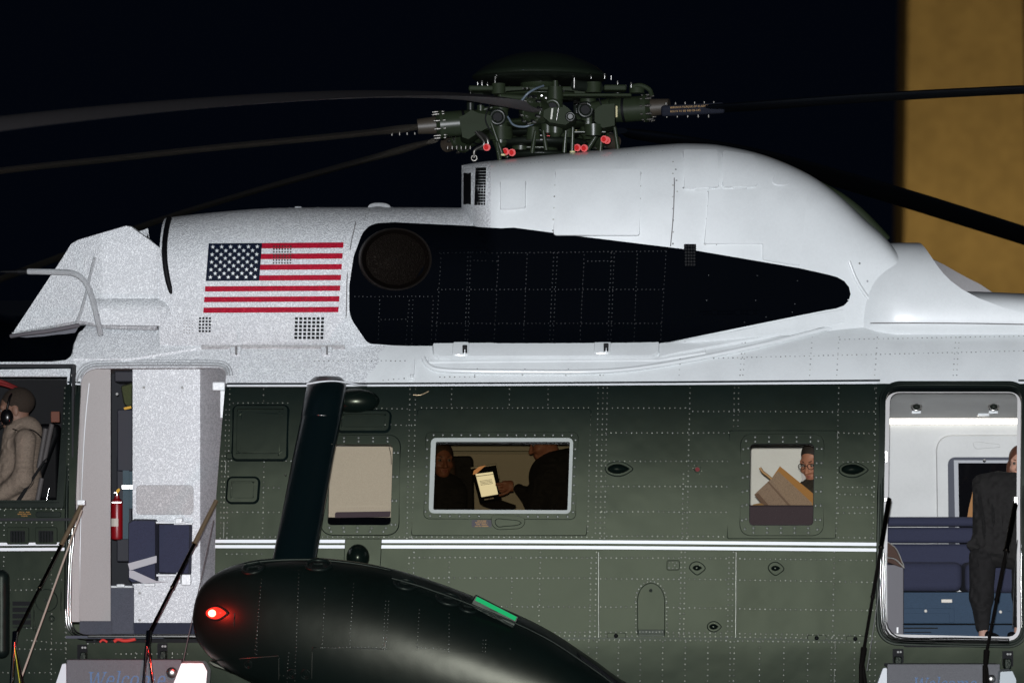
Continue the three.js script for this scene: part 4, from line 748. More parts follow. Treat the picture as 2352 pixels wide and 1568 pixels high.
// --- cooling grilles: dark openings with white bars
function grille(u0, v0, u1, v1, nx, ny, S, barMat, sk = 0, off = 0.011) {
  const g = partGroup('cooling_grille'), at = (s, t) => [lerp(u0, u1, s) - sk * t, lerp(v0, v1, t)];
  mesh('opening', skin([at(0, 0), at(1, 0), at(1, 1), at(0, 1)], S, { off: off - 0.003, thick: 0, max: 20 }), M.rubber, g);
  const bars = [], w = 0.0031;
  for (let i = 0; i <= nx; i++) bars.push(tube([0, 0.5, 1].map(t => { const p = onto(S, ...at(i / nx, t)); p.z += off; return p; }), w, 5, 6));
  for (let j = 0; j <= ny; j++) bars.push(tube([0, 0.5, 1].map(s => { const p = onto(S, ...at(s, j / ny)); p.z += off; return p; }), w, 5, 6));
  mesh('bars', bars, barMat, g);
  return g;
}
function meshHoles(u0, v0, u1, v1, nx, ny, S, fill, sk, hole = M.rubber, only = () => true) {   // perforated screen: dark square openings left between the bars
  const g = partGroup('cooling_grille'), list = [], du = (u1 - u0) / nx, dv = (v1 - v0) / ny;
  for (let i = 0; i < nx; i++) for (let j = 0; j < ny; j++) if (only(i, j)) { const u = u0 + du * (i + 0.5) - sk * (j + 0.5) / ny, v = v0 + dv * (j + 0.5), a = du * fill / 2, b = dv * fill / 2; list.push(skin(rounded([u - a, v - b, u + a, v - b, u + a, v + b, u - a, v + b], 1, 2), S, { off: 0.0105, thick: 0, max: 40 })); }
  mesh('openings', list, hole, g);
  return g;
}
meshHoles(676, 727, 746, 778, 7, 6, cowl, 0.68, 2);
meshHoles(456, 727, 486, 763, 4, 5, cowl, 0.66, 1);
meshHoles(626, 565, 671, 608, 7, 7, cowl, 0.58, 1, std(rgb(0.035, 0.022, 0.02), 0.7));
meshHoles(420, 734, 445, 766, 4, 5, cowl, 0.5, 0, M.wetGrey);
grille(1094, 387, 1118, 472, 4, 13, pylonFront(), M.white, 2);
grille(1067, 398, 1084, 470, 4, 11, pylonFront(), M.white, 0);
function pylonFront() { return (x, y) => { const u = U(x, -0.6), k = Math.sqrt(Math.max(0.02, 1 - Math.pow(1 - clamp((u - 1055) / 90), 2))); return DZ + (pylon(x, y) - DZ) * k; }; }
grille(1572, 562, 1598, 612, 4, 7, deck, M.black, 0, 0.018);
for (const [pts, r] of [[[1570, 350, 1647, 350, 1650, 432, 1572, 434], 5], [[1659, 351, 1730, 362, 1738, 377, 1738, 430, 1660, 432], 6]]) {
  const g = partGroup('access_panel', 'small hinged access panel high on the white fairing');
  mesh('panel_leaf', skin(rounded(pts, r), pylon, { off: 0.020, thick: 0.020, bev: 2, max: 20 }), M.white, g);
  const [a, b] = [pts[0] + (pts[2] - pts[0]) * 0.36, pts[7]];
  mesh('hinge', skin(rbox(a, b - 3, a + 30, b + 5, 1), pylon, { off: 0.013, thick: 0.006, bev: 1 }), M.white, g);
}
part('access_panel', skin(splineLoop([1776, 425, 1775, 412, 1784, 402, 1795, 399, 1804, 404, 1810, 415, 1808, 426], 24), pylon, { off: 0.018, thick: 0.018, bev: 2, max: 20 }), M.white);
part('access_panel', skin(rounded([1277, 394, 1472, 393, 1468, 541, 1272, 541], 6), pylon, { off: 0.020, thick: 0.020, bev: 2, max: 24 }), M.white, 'large square access panel on the white fairing');
part('access_panel', skin(rounded([1628, 438, 1853, 437, 1836, 610, 1752, 597, 1752, 560, 1618, 560], 4), pylon, { off: 0.018, thick: 0.018, bev: 2, max: 24 }), M.white);
part('access_panel', skin(rounded([1150, 418, 1207, 417, 1206, 478, 1150, 482], 3), pylon, { off: 0.018, thick: 0.018, bev: 2, max: 24 }), M.white);
part('fairing_joint', [rail([[1546, 337], [1549, 420], [1546, 500], [1540, 566]], pylon, 0.004, 0.004, 5, false)], M.wetGrey);
part('cowling_band', [rail([[820, 480], [815, 520], [806, 560], [797, 640], [795, 720], [790, 797]], cowl, 0.002, 0.004, 5, false)], M.wetGrey);
// black rubber ring at the cowling mouth
{
  const r = []; for (let i = 0; i <= 30; i++) { const t = i / 30, v = lerp(502, 712, t), u = 388 - 12 * Math.sin(Math.PI * Math.pow(t, 0.8)) + 20 * t * t * t; const p = P(u, v, 0); r.push(P(u, v, cowl(X(400), p.y) - 0.06 * Math.pow(Math.abs(t - 0.5) * 2, 3))); }
  part('intake_ring', tube(r, 0.018, 10, 60), M.rubber, 'black rubber ring round the engine intake');
}
part('lifting_eye', [tube([P(846, 484, -0.9), P(851, 474, -0.9), P(858, 471, -0.9), P(880, 471, -0.9), P(890, 474, -0.9), P(896, 484, -0.9)], 0.014, 8, 30), pbox(842, 481, 902, 485, -0.95, -0.85, 0.004)], M.wet);
part('roof_stud', [pbox(676, 474, 692, 479, -1.0, -0.9, 0.006)], M.wet);
// --- ice shield before the intakes
{
  const g = partGroup('ice_shield', 'angular white ice shield before the engine intakes');
  const S = (x, y) => { const u = 1176 + x * K; return -0.34 - 0.42 * Math.pow(Math.max(0, 222 - u) / 360, 1.0) * 1.2 - 0.42 * Math.pow(Math.max(0, (Y(560) > y ? 0 : y - Y(560))), 1.3) - 0.14 * Math.pow(Math.max(0, u - 330) / 50, 2) * 0.6; };
  const body = rounded([21, 770, 28, 754, 137, 590, 158, 556, 178, 545, 288, 513, 303, 516, 345, 546, 372, 566, 381, 600, 386, 660, 395, 700, 362, 757, 232, 752, 180, 742, 60, 768], [3, 6, 20, 16, 10, 8, 6, 20, 14, 10, 10, 10, 6, 20, 10, 8]);
  mesh('shell', skin(body, S, { faceIn: 6, thick: 0.035, back: DZ, max: 18 }), M.wet, g);
  mesh('crease', [rail([[217, 590], [205, 640], [190, 700], [172, 752]], S, -0.004, 0.012, 8, false)], M.wet, g);
  mesh('side_box', skin(rounded([212, 690, 365, 687, 386, 697, 394, 712, 364, 754, 226, 752, 214, 740], [16, 8, 8, 6, 10, 10, 8]), (x, y) => S(x, y) + 0.02 - 0.12 * Math.pow(clamp((y - Y(712)) / 0.08), 2), { faceIn: 5, off: 0.05, thick: 0.05, bev: 1, max: 12 }), M.wet, g);
  mesh('mount_lug', [skin(rounded([344, 524, 384, 504, 390, 512, 366, 548, 350, 552], 4), S, { off: -0.2, thick: 0.12, bev: 2 }), new THREE.SphereGeometry(0.08, 24, 14).scale(0.7, 1, 0.3).translate(...P(369, 604, -0.40).toArray())], M.wet, g);
  mesh('under_rim', [tube([P(24, 772, -0.6), P(70, 765, -0.5), P(110, 760, -0.45), P(180, 747, -0.36)], 0.014, 6, 30)], std(rgb(0.12, 0.11, 0.12), 0.7), g, 'grey seal along the lower edge');
  mesh('underside', skin(rounded([26, 773, 180, 750, 172, 764, 120, 771, 60, 775], 2), flat(-0.62), { thick: 0.004 }), std(rgb(0.10, 0.10, 0.115), 0.7), g);
}
part('cockpit_roof', skin(rounded([171, 792, 182, 766, 205, 753, 236, 752, 372, 758, 402, 738, 425, 735, 462, 762, 462, 800, 300, 826, 165, 826], [10, 10, 8, 8, 10, 6, 6, 10, 4, 4, 6]), (x, y) => flank(x, y) + 0.0, { off: 0.012, thick: 0.012, bev: 3, max: 14 }), M.wet);
part('vent_pipe', [tube([P(62, 623.5, -0.3), P(100, 624, -0.26), P(140, 625, -0.24), P(168, 628, -0.22), P(188, 640, -0.2), P(203, 662, -0.19), P(212, 690, -0.18), P(222, 730, -0.17), P(230, 768, -0.22)], 0.0185, 12, 70)], M.wet, 'bent white pipe over the cockpit');
part('pipe_tip', [rod(P(0, 624, -0.3), P(44, 624, -0.3), 0.006, 0.014), rod(P(40, 624, -0.3), P(66, 623.5, -0.3), 0.019, 0.019), rod(P(44, 624, -0.3), P(47, 624, -0.3), 0.021)], M.rubber, 'black tip of the bent pipe');

// --- nose end details
part('side_tube', [new THREE.CapsuleGeometry(0.052, 0.46, 8, 20).translate(...P(2, 1410, 0.06).toArray())], M.gloss, 'glossy dark green vertical tube fairing');
part('grab_slot', skin(rbox(82, 1175.5, 139, 1187.5, 5), flank, { off: 0.004, thick: 0.004, bev: 1 }), M.gloss);
for (const u of [23, 88]) { const g = partGroup('air_vent'); mesh('opening', skin(rbox(u, 1219, u + 34, 1245, 2), flank, { off: 0.003, thick: 0 }), M.rubber, g); mesh('bars', Array.from({ length: 5 }, (_, i) => pbox(u + 4 + i * 6.5, 1221, u + 6 + i * 6.5, 1246, flank(X(u), Y(1230)), flank(X(u), Y(1230)) + 0.012, 0.002)), M.green, g); mesh('flange', skin(rbox(u - 7, 1212, u + 42, 1250, 3), flank, { holes: [rbox(u, 1219, u + 34, 1245, 2)], off: 0.005, thick: 0.005, bev: 1 }), M.green, g); }
{ const g = partGroup('louvre'); mesh('opening', skin(rbox(28, 1381, 70, 1441, 2), flank, { off: 0.003, thick: 0 }), M.rubber, g); for (let i = 0; i < 4; i++) mesh('blade', skin(rbox(28, 1391 + i * 14.5, 70, 1395 + i * 14.5, 1), flank, { off: 0.012, thick: 0.012 }), M.green, g); }
{ const g = partGroup('round_cover'); mesh('cover', skin(ellipse(106, 1379, 24.5, 25, 40), flank, { off: 0.006, thick: 0.006, bev: 1.5 }), M.green, g); mesh('rim', rail(ellipse(106, 1379, 24.5, 25.5, 40), flank, 0.004, 0.003), M.gloss, g); mesh('knob', disc(onto(flank, 106, 1379), up0, 0.014, 0.014), M.gloss, g); }
part('small_port', [rail(ellipse(118, 1421, 6, 6, 16), flank, 0.004, 0.003), rail(ellipse(573, 1300, 0, 0, 4), flank, 0, 0.0001)].slice(0, 1), M.gloss);
part('door_rib', [rail([[140, 1350], [139, 1403]], flank, 0.003, 0.004, 5, false), rail([[78, 1390], [76, 1448]], flank, 0.003, 0.004, 5, false), rail([[82, 1430], [81, 1465]], flank, 0.003, 0.003, 5, false)], M.green);
// --- under the doors: sill recess, brackets
for (const [a, b, v] of [[197, 470, 1470], [2077, 2301, 1480]]) part('sill_recess', [skin(rbox(a, v - 6, b, v + 6, 1), flank, { off: 0.009, thick: 0.009 }), ...span(a + 20, b - 10, Math.round((b - a) / 46)).map(u => disc(onto(flank, u, v + 1).add(new V3(0, 0, 0.009)), up0, 0.008, 0.008))], M.rubber);
part('red_sling', [tube([[229, 1474], [236, 1469], [246, 1474]].map(q => onto(flank, ...q).add(new V3(0, 0, 0.02))), 0.008, 6), tube([[262, 1473], [270, 1468], [284, 1471], [298, 1470], [311, 1467]].map(q => onto(flank, ...q).add(new V3(0, 0, 0.02))), 0.012, 8)], std(rgb(0.55, 0.03, 0.02), 0.7), 'red sling showing under the door sill');
for (const [u0, v0, u1, v1] of [[177, 1480, 200, 1516], [361, 1477, 384, 1512], [2051, 1490, 2076, 1522], [2303, 1495, 2328, 1530]]) {
  const g = partGroup('stair_bracket'); mesh('pocket', skin(rbox(u0, v0, u1, v1, 2), flank, { off: 0.006, thick: 0.006 }), M.rubber, g);
  mesh('clevis', [pbox(u0 + 6, v0 + 18, u1 - 4, v1 + 6, 0, 0.12, 0.006)], M.gloss, g); mesh('pins', [u0 + 12, u0 + 18].map(u => disc(onto(flank, u, v0 + 7).add(new V3(0, 0, 0.008)), up0, 0.007, 0.006)), M.screw, g);
}
// --- folding air stairs with carpeted risers, rails
function stairs(o) {
  const g = partGroup('air_stair', o.label), z = o.z;
  mesh('riser', pbox(o.u0, o.v, o.u1, 1640, z - 0.05, z, 0.008), std(rgb(0.155, 0.155, 0.165), 0.95, { map: T.speck, bumpMap: T.cloth, bumpScale: 0.0008 }), g);
  mesh('tread', [pbox(o.u0, 1640, o.u1, 1646, z - 0.02, z + 0.3, 0.006), pbox(o.u0, o.v, o.u1, o.v + 6, z - 0.32, z - 0.05, 0.004)], M.carpet, g);
  mesh('side_rail', [skin(rounded([o.u0 - 10, o.v + 10, o.u0 - 1, o.v + 8, o.u0 - 1, 1640, o.u0 - 48, 1640], 3), flat(z + 0.02), { thick: 0.04, bev: 1 })], std(rgb(0.42, 0.44, 0.46), 0.4), g);
  mesh('grab_cup', skin(inset(rounded(o.cup, 6), 3), flat(z + 0.1), { thick: 0.2, bev: 4 }), o.cupMat, g);
  mesh('chrome_cap', new THREE.SphereGeometry(o.r, 24, 16).scale(1, 1, 0.6).translate(...P(o.cap[0], o.cap[1], z + 0.01).toArray()), M.steel, g);
  print('lettering', ['Welcome'], ...o.text, { S: flat(z), off: 0.002, fg: '#3b5a80', font: 'italic', face: 'serif', parent: g });
}
stairs({ label: 'front folding stair with welcome lettering on its grey riser', z: 0.55, u0: 152, u1: 416, v: 1515, cup: [414, 1520, 467, 1520, 478, 1540, 470, 1640, 370, 1640, 396, 1566], cupMat: std(rgb(0.78, 0.77, 0.74), 0.35), cap: [393.6, 1544.6], r: 0.036, text: [192, 1530, 382, 1592] });
stairs({ label: 'rear folding stair with welcome lettering on its grey riser', z: 0.55, u0: 2039, u1: 2298, v: 1525, cup: [2296, 1540, 2328, 1538, 2338, 1560, 2336, 1640, 2290, 1640, 2294, 1570], cupMat: std(rgb(0.30, 0.34, 0.36), 0.4), cap: [2278, 1559], r: 0.028, text: [2092, 1545, 2246, 1597] });
function handrail(name, a, b, mats, label, rr = [0.0145, 0.0115, 0.009], cuts = [0.33, 0.66]) {
  const g = partGroup(name, label), at = t => a.clone().lerp(b, t), c = [0, ...cuts, 1];
  for (let i = 0; i < c.length - 1; i++) mesh('tube', [rod(at(c[i]), at(c[i + 1]), rr[i]), rod(at(c[i + 1]), at(c[i + 1] - 0.008), rr[i] * 1.22)], mats[i % mats.length], g);
  return g;
}
const railDark = std(rgb(0.16, 0.13, 0.10), 0.16, { metalness: 1 }), railBlack = std(rgb(0.03, 0.026, 0.024), 0.18, { metalness: 0.8 });
{
  const a = handrail('handrail', P(189, 1154, -0.02), P(37, 1454, 0.5), [M.brass, railDark, railDark], 'left telescopic handrail of the front stair');
  mesh('end_clamp', [box(P(178, 1148, -0.05), P(194, 1160, 0.01), 0.006)], M.white, a);
  mesh('post', [rod(P(34, 1452, 0.5), P(31, 1480, 0.55), 0.018, 0.014), rod(P(31, 1474, 0.55), P(24, 1590, 0.6), 0.012), rod(P(30, 1474, 0.53), P(54, 1590, 0.6), 0.012)], M.chrome, a);
  mesh('pull_cord', tube([P(32, 1484, 0.56), P(46, 1580, 0.62)], 0.003, 5), std(rgb(0.45, 0.42, 0.02), 0.6), a, 'yellow cord');
  mesh('stay_rod', rod(P(187, 1172, -0.02), P(48, 1556, 0.55), 0.0065), std(rgb(0.4, 0.33, 0.27), 0.4), a);
  const b = handrail('handrail', P(496, 1150, -0.02), P(341, 1454, 0.5), [M.brass, railDark, railDark], 'right telescopic handrail of the front stair');
  mesh('post', [rod(P(342, 1450, 0.5), P(338, 1489, 0.55), 0.02, 0.015), rod(P(336, 1484, 0.55), P(327, 1590, 0.6), 0.012), rod(P(340, 1486, 0.53), P(353, 1590, 0.6), 0.012)], M.chrome, b);
  mesh('stay_wire', tube([P(490, 1195, -0.02), P(458, 1345, 0.2), P(425, 1495, 0.42), P(408, 1580, 0.55)], 0.0032, 5), std(rgb(0.12, 0.10, 0.10), 0.5), b);
  const c = handrail('handrail', P(2043, 1146, -0.02), P(1985, 1490, 0.5), [railDark, railBlack, railBlack], 'left dark handrail of the rear stair', [0.016, 0.0125, 0.01]);
  mesh('post', [rod(P(1985, 1488, 0.5), P(1979, 1530, 0.55), 0.02, 0.016), rod(P(1978, 1524, 0.55), P(1978, 1600, 0.6), 0.013), rod(P(1981, 1524, 0.54), P(1993, 1600, 0.6), 0.013)], railBlack, c);
  mesh('stay_wire', tube([P(2030, 1290, 0), P(2012, 1410, 0.2), P(1992, 1540, 0.5)], 0.003, 5), std(rgb(0.2, 0.2, 0.2), 0.4), c);
  const d = handrail('handrail', P(2334, 1153, -0.02), P(2267, 1496, 0.5), [railDark, railBlack, railBlack], 'right dark handrail of the rear stair', [0.017, 0.0135, 0.01]);
  mesh('post', [rod(P(2267, 1494, 0.5), P(2264, 1535, 0.55), 0.02, 0.016), rod(P(2262, 1528, 0.55), P(2262, 1600, 0.6), 0.013), rod(P(2266, 1528, 0.54), P(2272, 1600, 0.6), 0.013)], railBlack, d);
  mesh('stay_wire', tube([P(2338, 1240, -0.05), P(2331, 1330, 0.0), P(2327, 1440, 0.02)], 0.003, 5), std(rgb(0.02, 0.02, 0.02), 0.5), d);
}

// --- sponson and its strut
const SZ = 0.78;
const spTop = curve([442, 1420, 443.5, 1402, 447, 1382, 453, 1364, 462, 1348, 480, 1328, 510, 1309, 540, 1297, 580, 1287, 620, 1282.5, 680, 1280, 740, 1281, 850, 1295, 960, 1323, 1100, 1374, 1250, 1441, 1370, 1519, 1430, 1562, 1550, 1618, 1660, 1652]);
const spBot = curve([442, 1420, 443.5, 1438, 447, 1458, 453, 1472, 462, 1485, 480, 1506, 510, 1530, 540, 1548, 600, 1577, 700, 1625, 850, 1675, 1000, 1710, 1250, 1745, 1450, 1755, 1660, 1740]);
const spW = u => 0.47 * Math.sqrt(Math.max(0.0005, 1 - Math.pow(1 - clamp((u - 441) / 760), 2))) * (1 - 0.4 * smooth(1250, 1800, u));
const sponson = (x, y) => { const u = U(x, SZ), a = P(u, spTop(u), SZ).y, b = P(u, spBot(u), SZ).y, t = clamp(Math.abs((y - (a + b) / 2) / ((a - b) / 2 || 1)), 0, 0.999); return SZ + spW(u) * Math.pow(1 - Math.pow(t, 2.15), 1 / 2.15); };
{
  const us = [441.6, 442.2, 443.5, 446, 450, 456, 464, 474, 486, 500, ...span(516, 1660, 44)];
  const g = partGroup('sponson', 'dark green teardrop sponson with red light at its nose');
  mesh('hull', rings(us.map(u => { const x = P(u, 0, SZ).x, a = P(u, spTop(u), SZ).y, b = P(u, spBot(u), SZ).y, w = spW(u); return Array.from({ length: 56 }, (_, i) => { const t = i / 56 * Math.PI * 2, c = Math.cos(t), s = Math.sin(t); return new V3(x, (a + b) / 2 + (a - b) / 2 * Math.sign(s) * Math.pow(Math.abs(s), 0.93), SZ + w * Math.sign(c) * Math.pow(Math.abs(c), 0.93)); }); })), M.sponson ||= phys(rgb(0.0026, 0.0054, 0.0048), 0.365, { map: T.greenTone, bumpMap: T.waves, bumpScale: 0.006, specularIntensity: 0.50, specularColor: rgb(1, 1, 0.80) }), g);
  const raised = (p, off = 0.006) => skin(p, sponson, { off, thick: off, bev: 1.3, max: 24 });
  mesh('side_plate', raised([[1120, 1592], [1119, 1480], [1115, 1592]].length ? rounded([1118, 1480, 1370, 1560, 1366, 1592, 1112, 1592], 2) : []), M.sponson, g);
  mesh('side_plate', raised(rounded([718, 1487, 1120, 1500, 1118, 1592, 716, 1600], 2), 0.0045), M.sponson, g);
  mesh('side_plate', raised(rounded([477, 1517, 640, 1507, 640, 1588, 620, 1580, 540, 1545, 490, 1528], 3)), M.sponson, g);
  for (const [u, v, r] of [[571, 1525, 8.5], [670, 1547, 10], [702, 1548, 10.5]].map(([u, v, r]) => [u, v, r])) { mesh('drain_plug', [rail(ellipse(u, v, r, r, 20), sponson, 0.004, 0.004), rail(ellipse(u, v, r * 0.55, r * 0.55, 16), sponson, 0.004, 0.003)], M.gloss, g); }
  for (const [u0, v0, u1, v1] of [[600, 1330, 585, 1500], [686, 1310, 676, 1580], [746, 1350, 735, 1590], [886, 1380, 872, 1590], [893, 1380, 880, 1590], [812, 1340, 802, 1487], [963, 1400, 951, 1590], [1032, 1410, 1030, 1590], [1110, 1470, 1103, 1590], [1116, 1470, 1112, 1590], [1172, 1490, 1165, 1590], [1228, 1530, 1226, 1590], [590, 1450, 588, 1520], [662, 1500, 658, 1590], [720, 1488, 880, 1486], [596, 1520, 640, 1513], [590, 1545, 660, 1552], [960, 1487, 1030, 1490]]) row(u0, v0, u1, v1, 8.5, 'gloss', sponson, 0.0042, 0.001);
  for (const q of [[[717, 1497], [716, 1540], [716, 1592]], [[720, 1489], [800, 1488], [880, 1490]], [[804, 1490], [845, 1491], [884, 1492]], [[640, 1507], [640, 1550], [640, 1590]], [[480, 1517], [560, 1512], [640, 1506]], [[1113, 1500], [1110, 1550], [1107, 1592]], [[892, 1400], [884, 1490], [879, 1590]], [[597, 1510], [596, 1540], [594, 1568]]]) mesh('panel_seam', rail(q, sponson, 0.001, 0.0028, 5, false), M.seamLight, g);
  mesh('nose_seam', rail([[538, 1408], [537, 1438]], sponson, 0.002, 0.003, 5, false), M.gloss, g);
  for (const [u, v, l] of [[581, 1299, 25], [731, 1292, 30], [930, 1336, 26], [1030, 1370, 30], [1075, 1390, 22]]) { const c = onto(sponson, u, v + 6), n = normalAt(sponson, c.x, c.y).lerp(new V3(0, 1, 0), 0.25).normalize(), q = new THREE.Quaternion().setFromUnitVectors(up0, n), k = l / 360; mesh('filler_cap', [new THREE.TorusGeometry(k * 0.9, 0.012, 8, 30).applyQuaternion(q).translate(c.x, c.y, c.z), disc(c.clone().addScaledVector(n, -0.02), n, k * 0.7, 0.022), box(new V3(-0.03, -0.006, 0), new V3(0.03, 0.006, 0.012), 0.003).applyQuaternion(q).translate(...c.clone().addScaledVector(n, 0.004).toArray())], M.gloss, g); }
  mesh('top_rib', [tube(span(560, 1350, 40).map(u => P(u, spTop(u) + 5 + (u > 900 ? 10 : 0), SZ + 0.10)), 0.009, 6, 120), tube(span(900, 1480, 30).map(u => P(u, spTop(u) + 22, SZ + spW(u) * 0.72)), 0.007, 6, 100)], M.gloss, g);
  // non-slip net over the rear top
  const net = []; for (let i = 0; i < 20; i++) { const u = lerp(1330, 1480, i / 19); net.push(tube([0.05, 0.3, 0.55].map(t => P(u - 8 + 24 * t, spTop(u) + 2 + 34 * t, SZ + spW(u) * Math.sqrt(t) + 0.01)), 0.004, 5, 6)); }
  for (const t of [0.08, 0.2, 0.32, 0.44, 0.55]) net.push(tube(span(1330, 1480, 10).map(u => P(u - 8 + 24 * t, spTop(u) + 2 + 34 * t, SZ + spW(u) * Math.sqrt(t) + 0.012)), 0.004, 5, 30));
  mesh('tread_net', net, M.rubber, g);
  // green formation light
  const ft = [[1092, 1374], [1188, 1423]], dirL = P(1188, 1423, 0).sub(P(1092, 1374, 0)).normalize(), nn = new V3(-dirL.y, dirL.x, 0), cc = P(1137, 1402, SZ + 0.30), q = new THREE.Quaternion().setFromRotationMatrix(new THREE.Matrix4().makeBasis(dirL, nn.clone().multiplyScalar(0.77).add(new V3(0, 0, 0.0)).normalize(), up0));
  const strip = (L0, h0, h1, z0, z1, r) => box(new V3(-L0, h0, z0), new V3(L0, h1, z1), r).applyQuaternion(q).translate(cc.x, cc.y, cc.z);
  mesh('strip_light_frame', [strip(0.152, -0.048, 0.034, -0.06, 0.0, 0.008), strip(0.146, -0.046, -0.030, -0.02, 0.012, 0.004)], M.gloss, g);
  mesh('strip_light', strip(0.138, 0.0, 0.026, -0.01, 0.006, 0.003), new THREE.MeshPhysicalMaterial({ color: rgb(0.002, 0.04, 0.015), specularIntensity: 0.05, emissive: rgb(0.012, 0.40, 0.13), emissiveIntensity: 0.95, roughness: 0.8 }), g, 'glowing green strip light');
  // red navigation light
  const nl = onto(sponson, 497, 1408), nz = normalAt(sponson, nl.x, nl.y), nq = new THREE.Quaternion().setFromUnitVectors(up0, nz);
  const tear = (l, h, d) => { const td = teardrop(0, 0, l, h, 28); return rings([0, 0.4, 0.7, 0.88, 0.97, 1].map(k => { const s = Math.sqrt(1 - k * k * 0.985); return td.map(p => new V3((p[0] * s + l * 0.1 * k) / K, -p[1] * s / K, d * k).applyQuaternion(nq).add(nl)); })); };
  mesh('navigation_light_bezel', tear(32, 18, 0.012), M.gloss, g);
  mesh('navigation_light', tear(27, 14, 0.05), new THREE.MeshStandardMaterial({ color: rgb(0.3, 0.01, 0.005), emissive: rgb(1, 0.035, 0.02), emissiveIntensity: 1.1, roughness: 0.2 }), g, 'lit red navigation light');
  const hot = nl.clone().add(new V3(-0.025, 0, 0.052));
  mesh('lamp_bulb', new THREE.SphereGeometry(0.022, 16, 12).scale(1.1, 1, 0.6).translate(hot.x, hot.y, hot.z), new THREE.MeshStandardMaterial({ color: 0x331111, emissive: rgb(1, 0.45, 0.25), emissiveIntensity: 4.5 }), g, 'white hot bulb of the red light');
  const pl = new THREE.PointLight(rgb(1, 0.03, 0.02), 0.6, 0, 2); pl.position.copy(nl).addScaledVector(nz, 0.2).add(new V3(-0.05, 0, 0)); pl.castShadow = true; pl.shadow.radius = 1.5; scene.add(pl);
}
{
  const g = partGroup('sponson_strut', 'near black raked strut joining flank and sponson');
  const sec = (v, uc, hw, z, th) => { const c = P(uc, v, z); return Array.from({ length: 28 }, (_, i) => { const t = i / 28 * Math.PI * 2; return new V3(c.x + Math.cos(t) * hw / K * (30 - z) / 30, c.y + 0.12 * Math.sin(t) * th, c.z + Math.sin(t) * th); }); };
  mesh('strut_fairing', rings([[1290, 674, 50, 0.80, 0.075], [1180, 695, 48, 0.58, 0.08], [1060, 717, 47.5, 0.34, 0.08], [956, 738, 46.5, 0.14, 0.085]].map(a => sec(...a))), M.strut, g);
  mesh('strut_root', rings([[957.5, 738, 47.5, 0.14, 0.088], [920, 744, 47.5, 0.075, 0.095], [892, 749, 46, 0.015, 0.1], [878, 751, 43, -0.03, 0.095], [868, 752, 33, -0.075, 0.08]].map(a => sec(...a))), M.strut, g);
  mesh('strut_joint', [tube(span(0, 1, 12).map(t => P(lerp(691, 785, t), 957 + 5 * t - 6 * Math.sin(Math.PI * t), 0.14 + 0.09 * Math.sin(Math.PI * t))), 0.003, 5, 30)], M.steel, g);
  mesh('strut_top_line', [tube(span(0, 1, 14).map(t => P(lerp(704, 842, t), lerp(882, 885, t) - 8 * Math.sin(Math.PI * Math.min(1, t * 1.15)), lerp(0.06, -0.13, t) + 0.09 * Math.sin(Math.PI * t))), 0.006, 6, 40)], whiteLine, g, 'white line over the strut root');
  for (const [u, v, z] of [[728, 905, 0.14], [722, 938, 0.18], [735, 962, 0.23], [760, 966, 0.22], [762, 1020, 0.35], [748, 1080, 0.44], [712, 1096, 0.47], [738, 1145, 0.57], [702, 1245, 0.77], [655, 1090, 0.43], [676, 1246, 0.78], [716, 1250, 0.77]]) rivetAt.gloss.push(new THREE.Matrix4().compose(P(u, v, z - 0.02), new THREE.Quaternion(), new V3(0.006, 0.006, 0.006)));
}

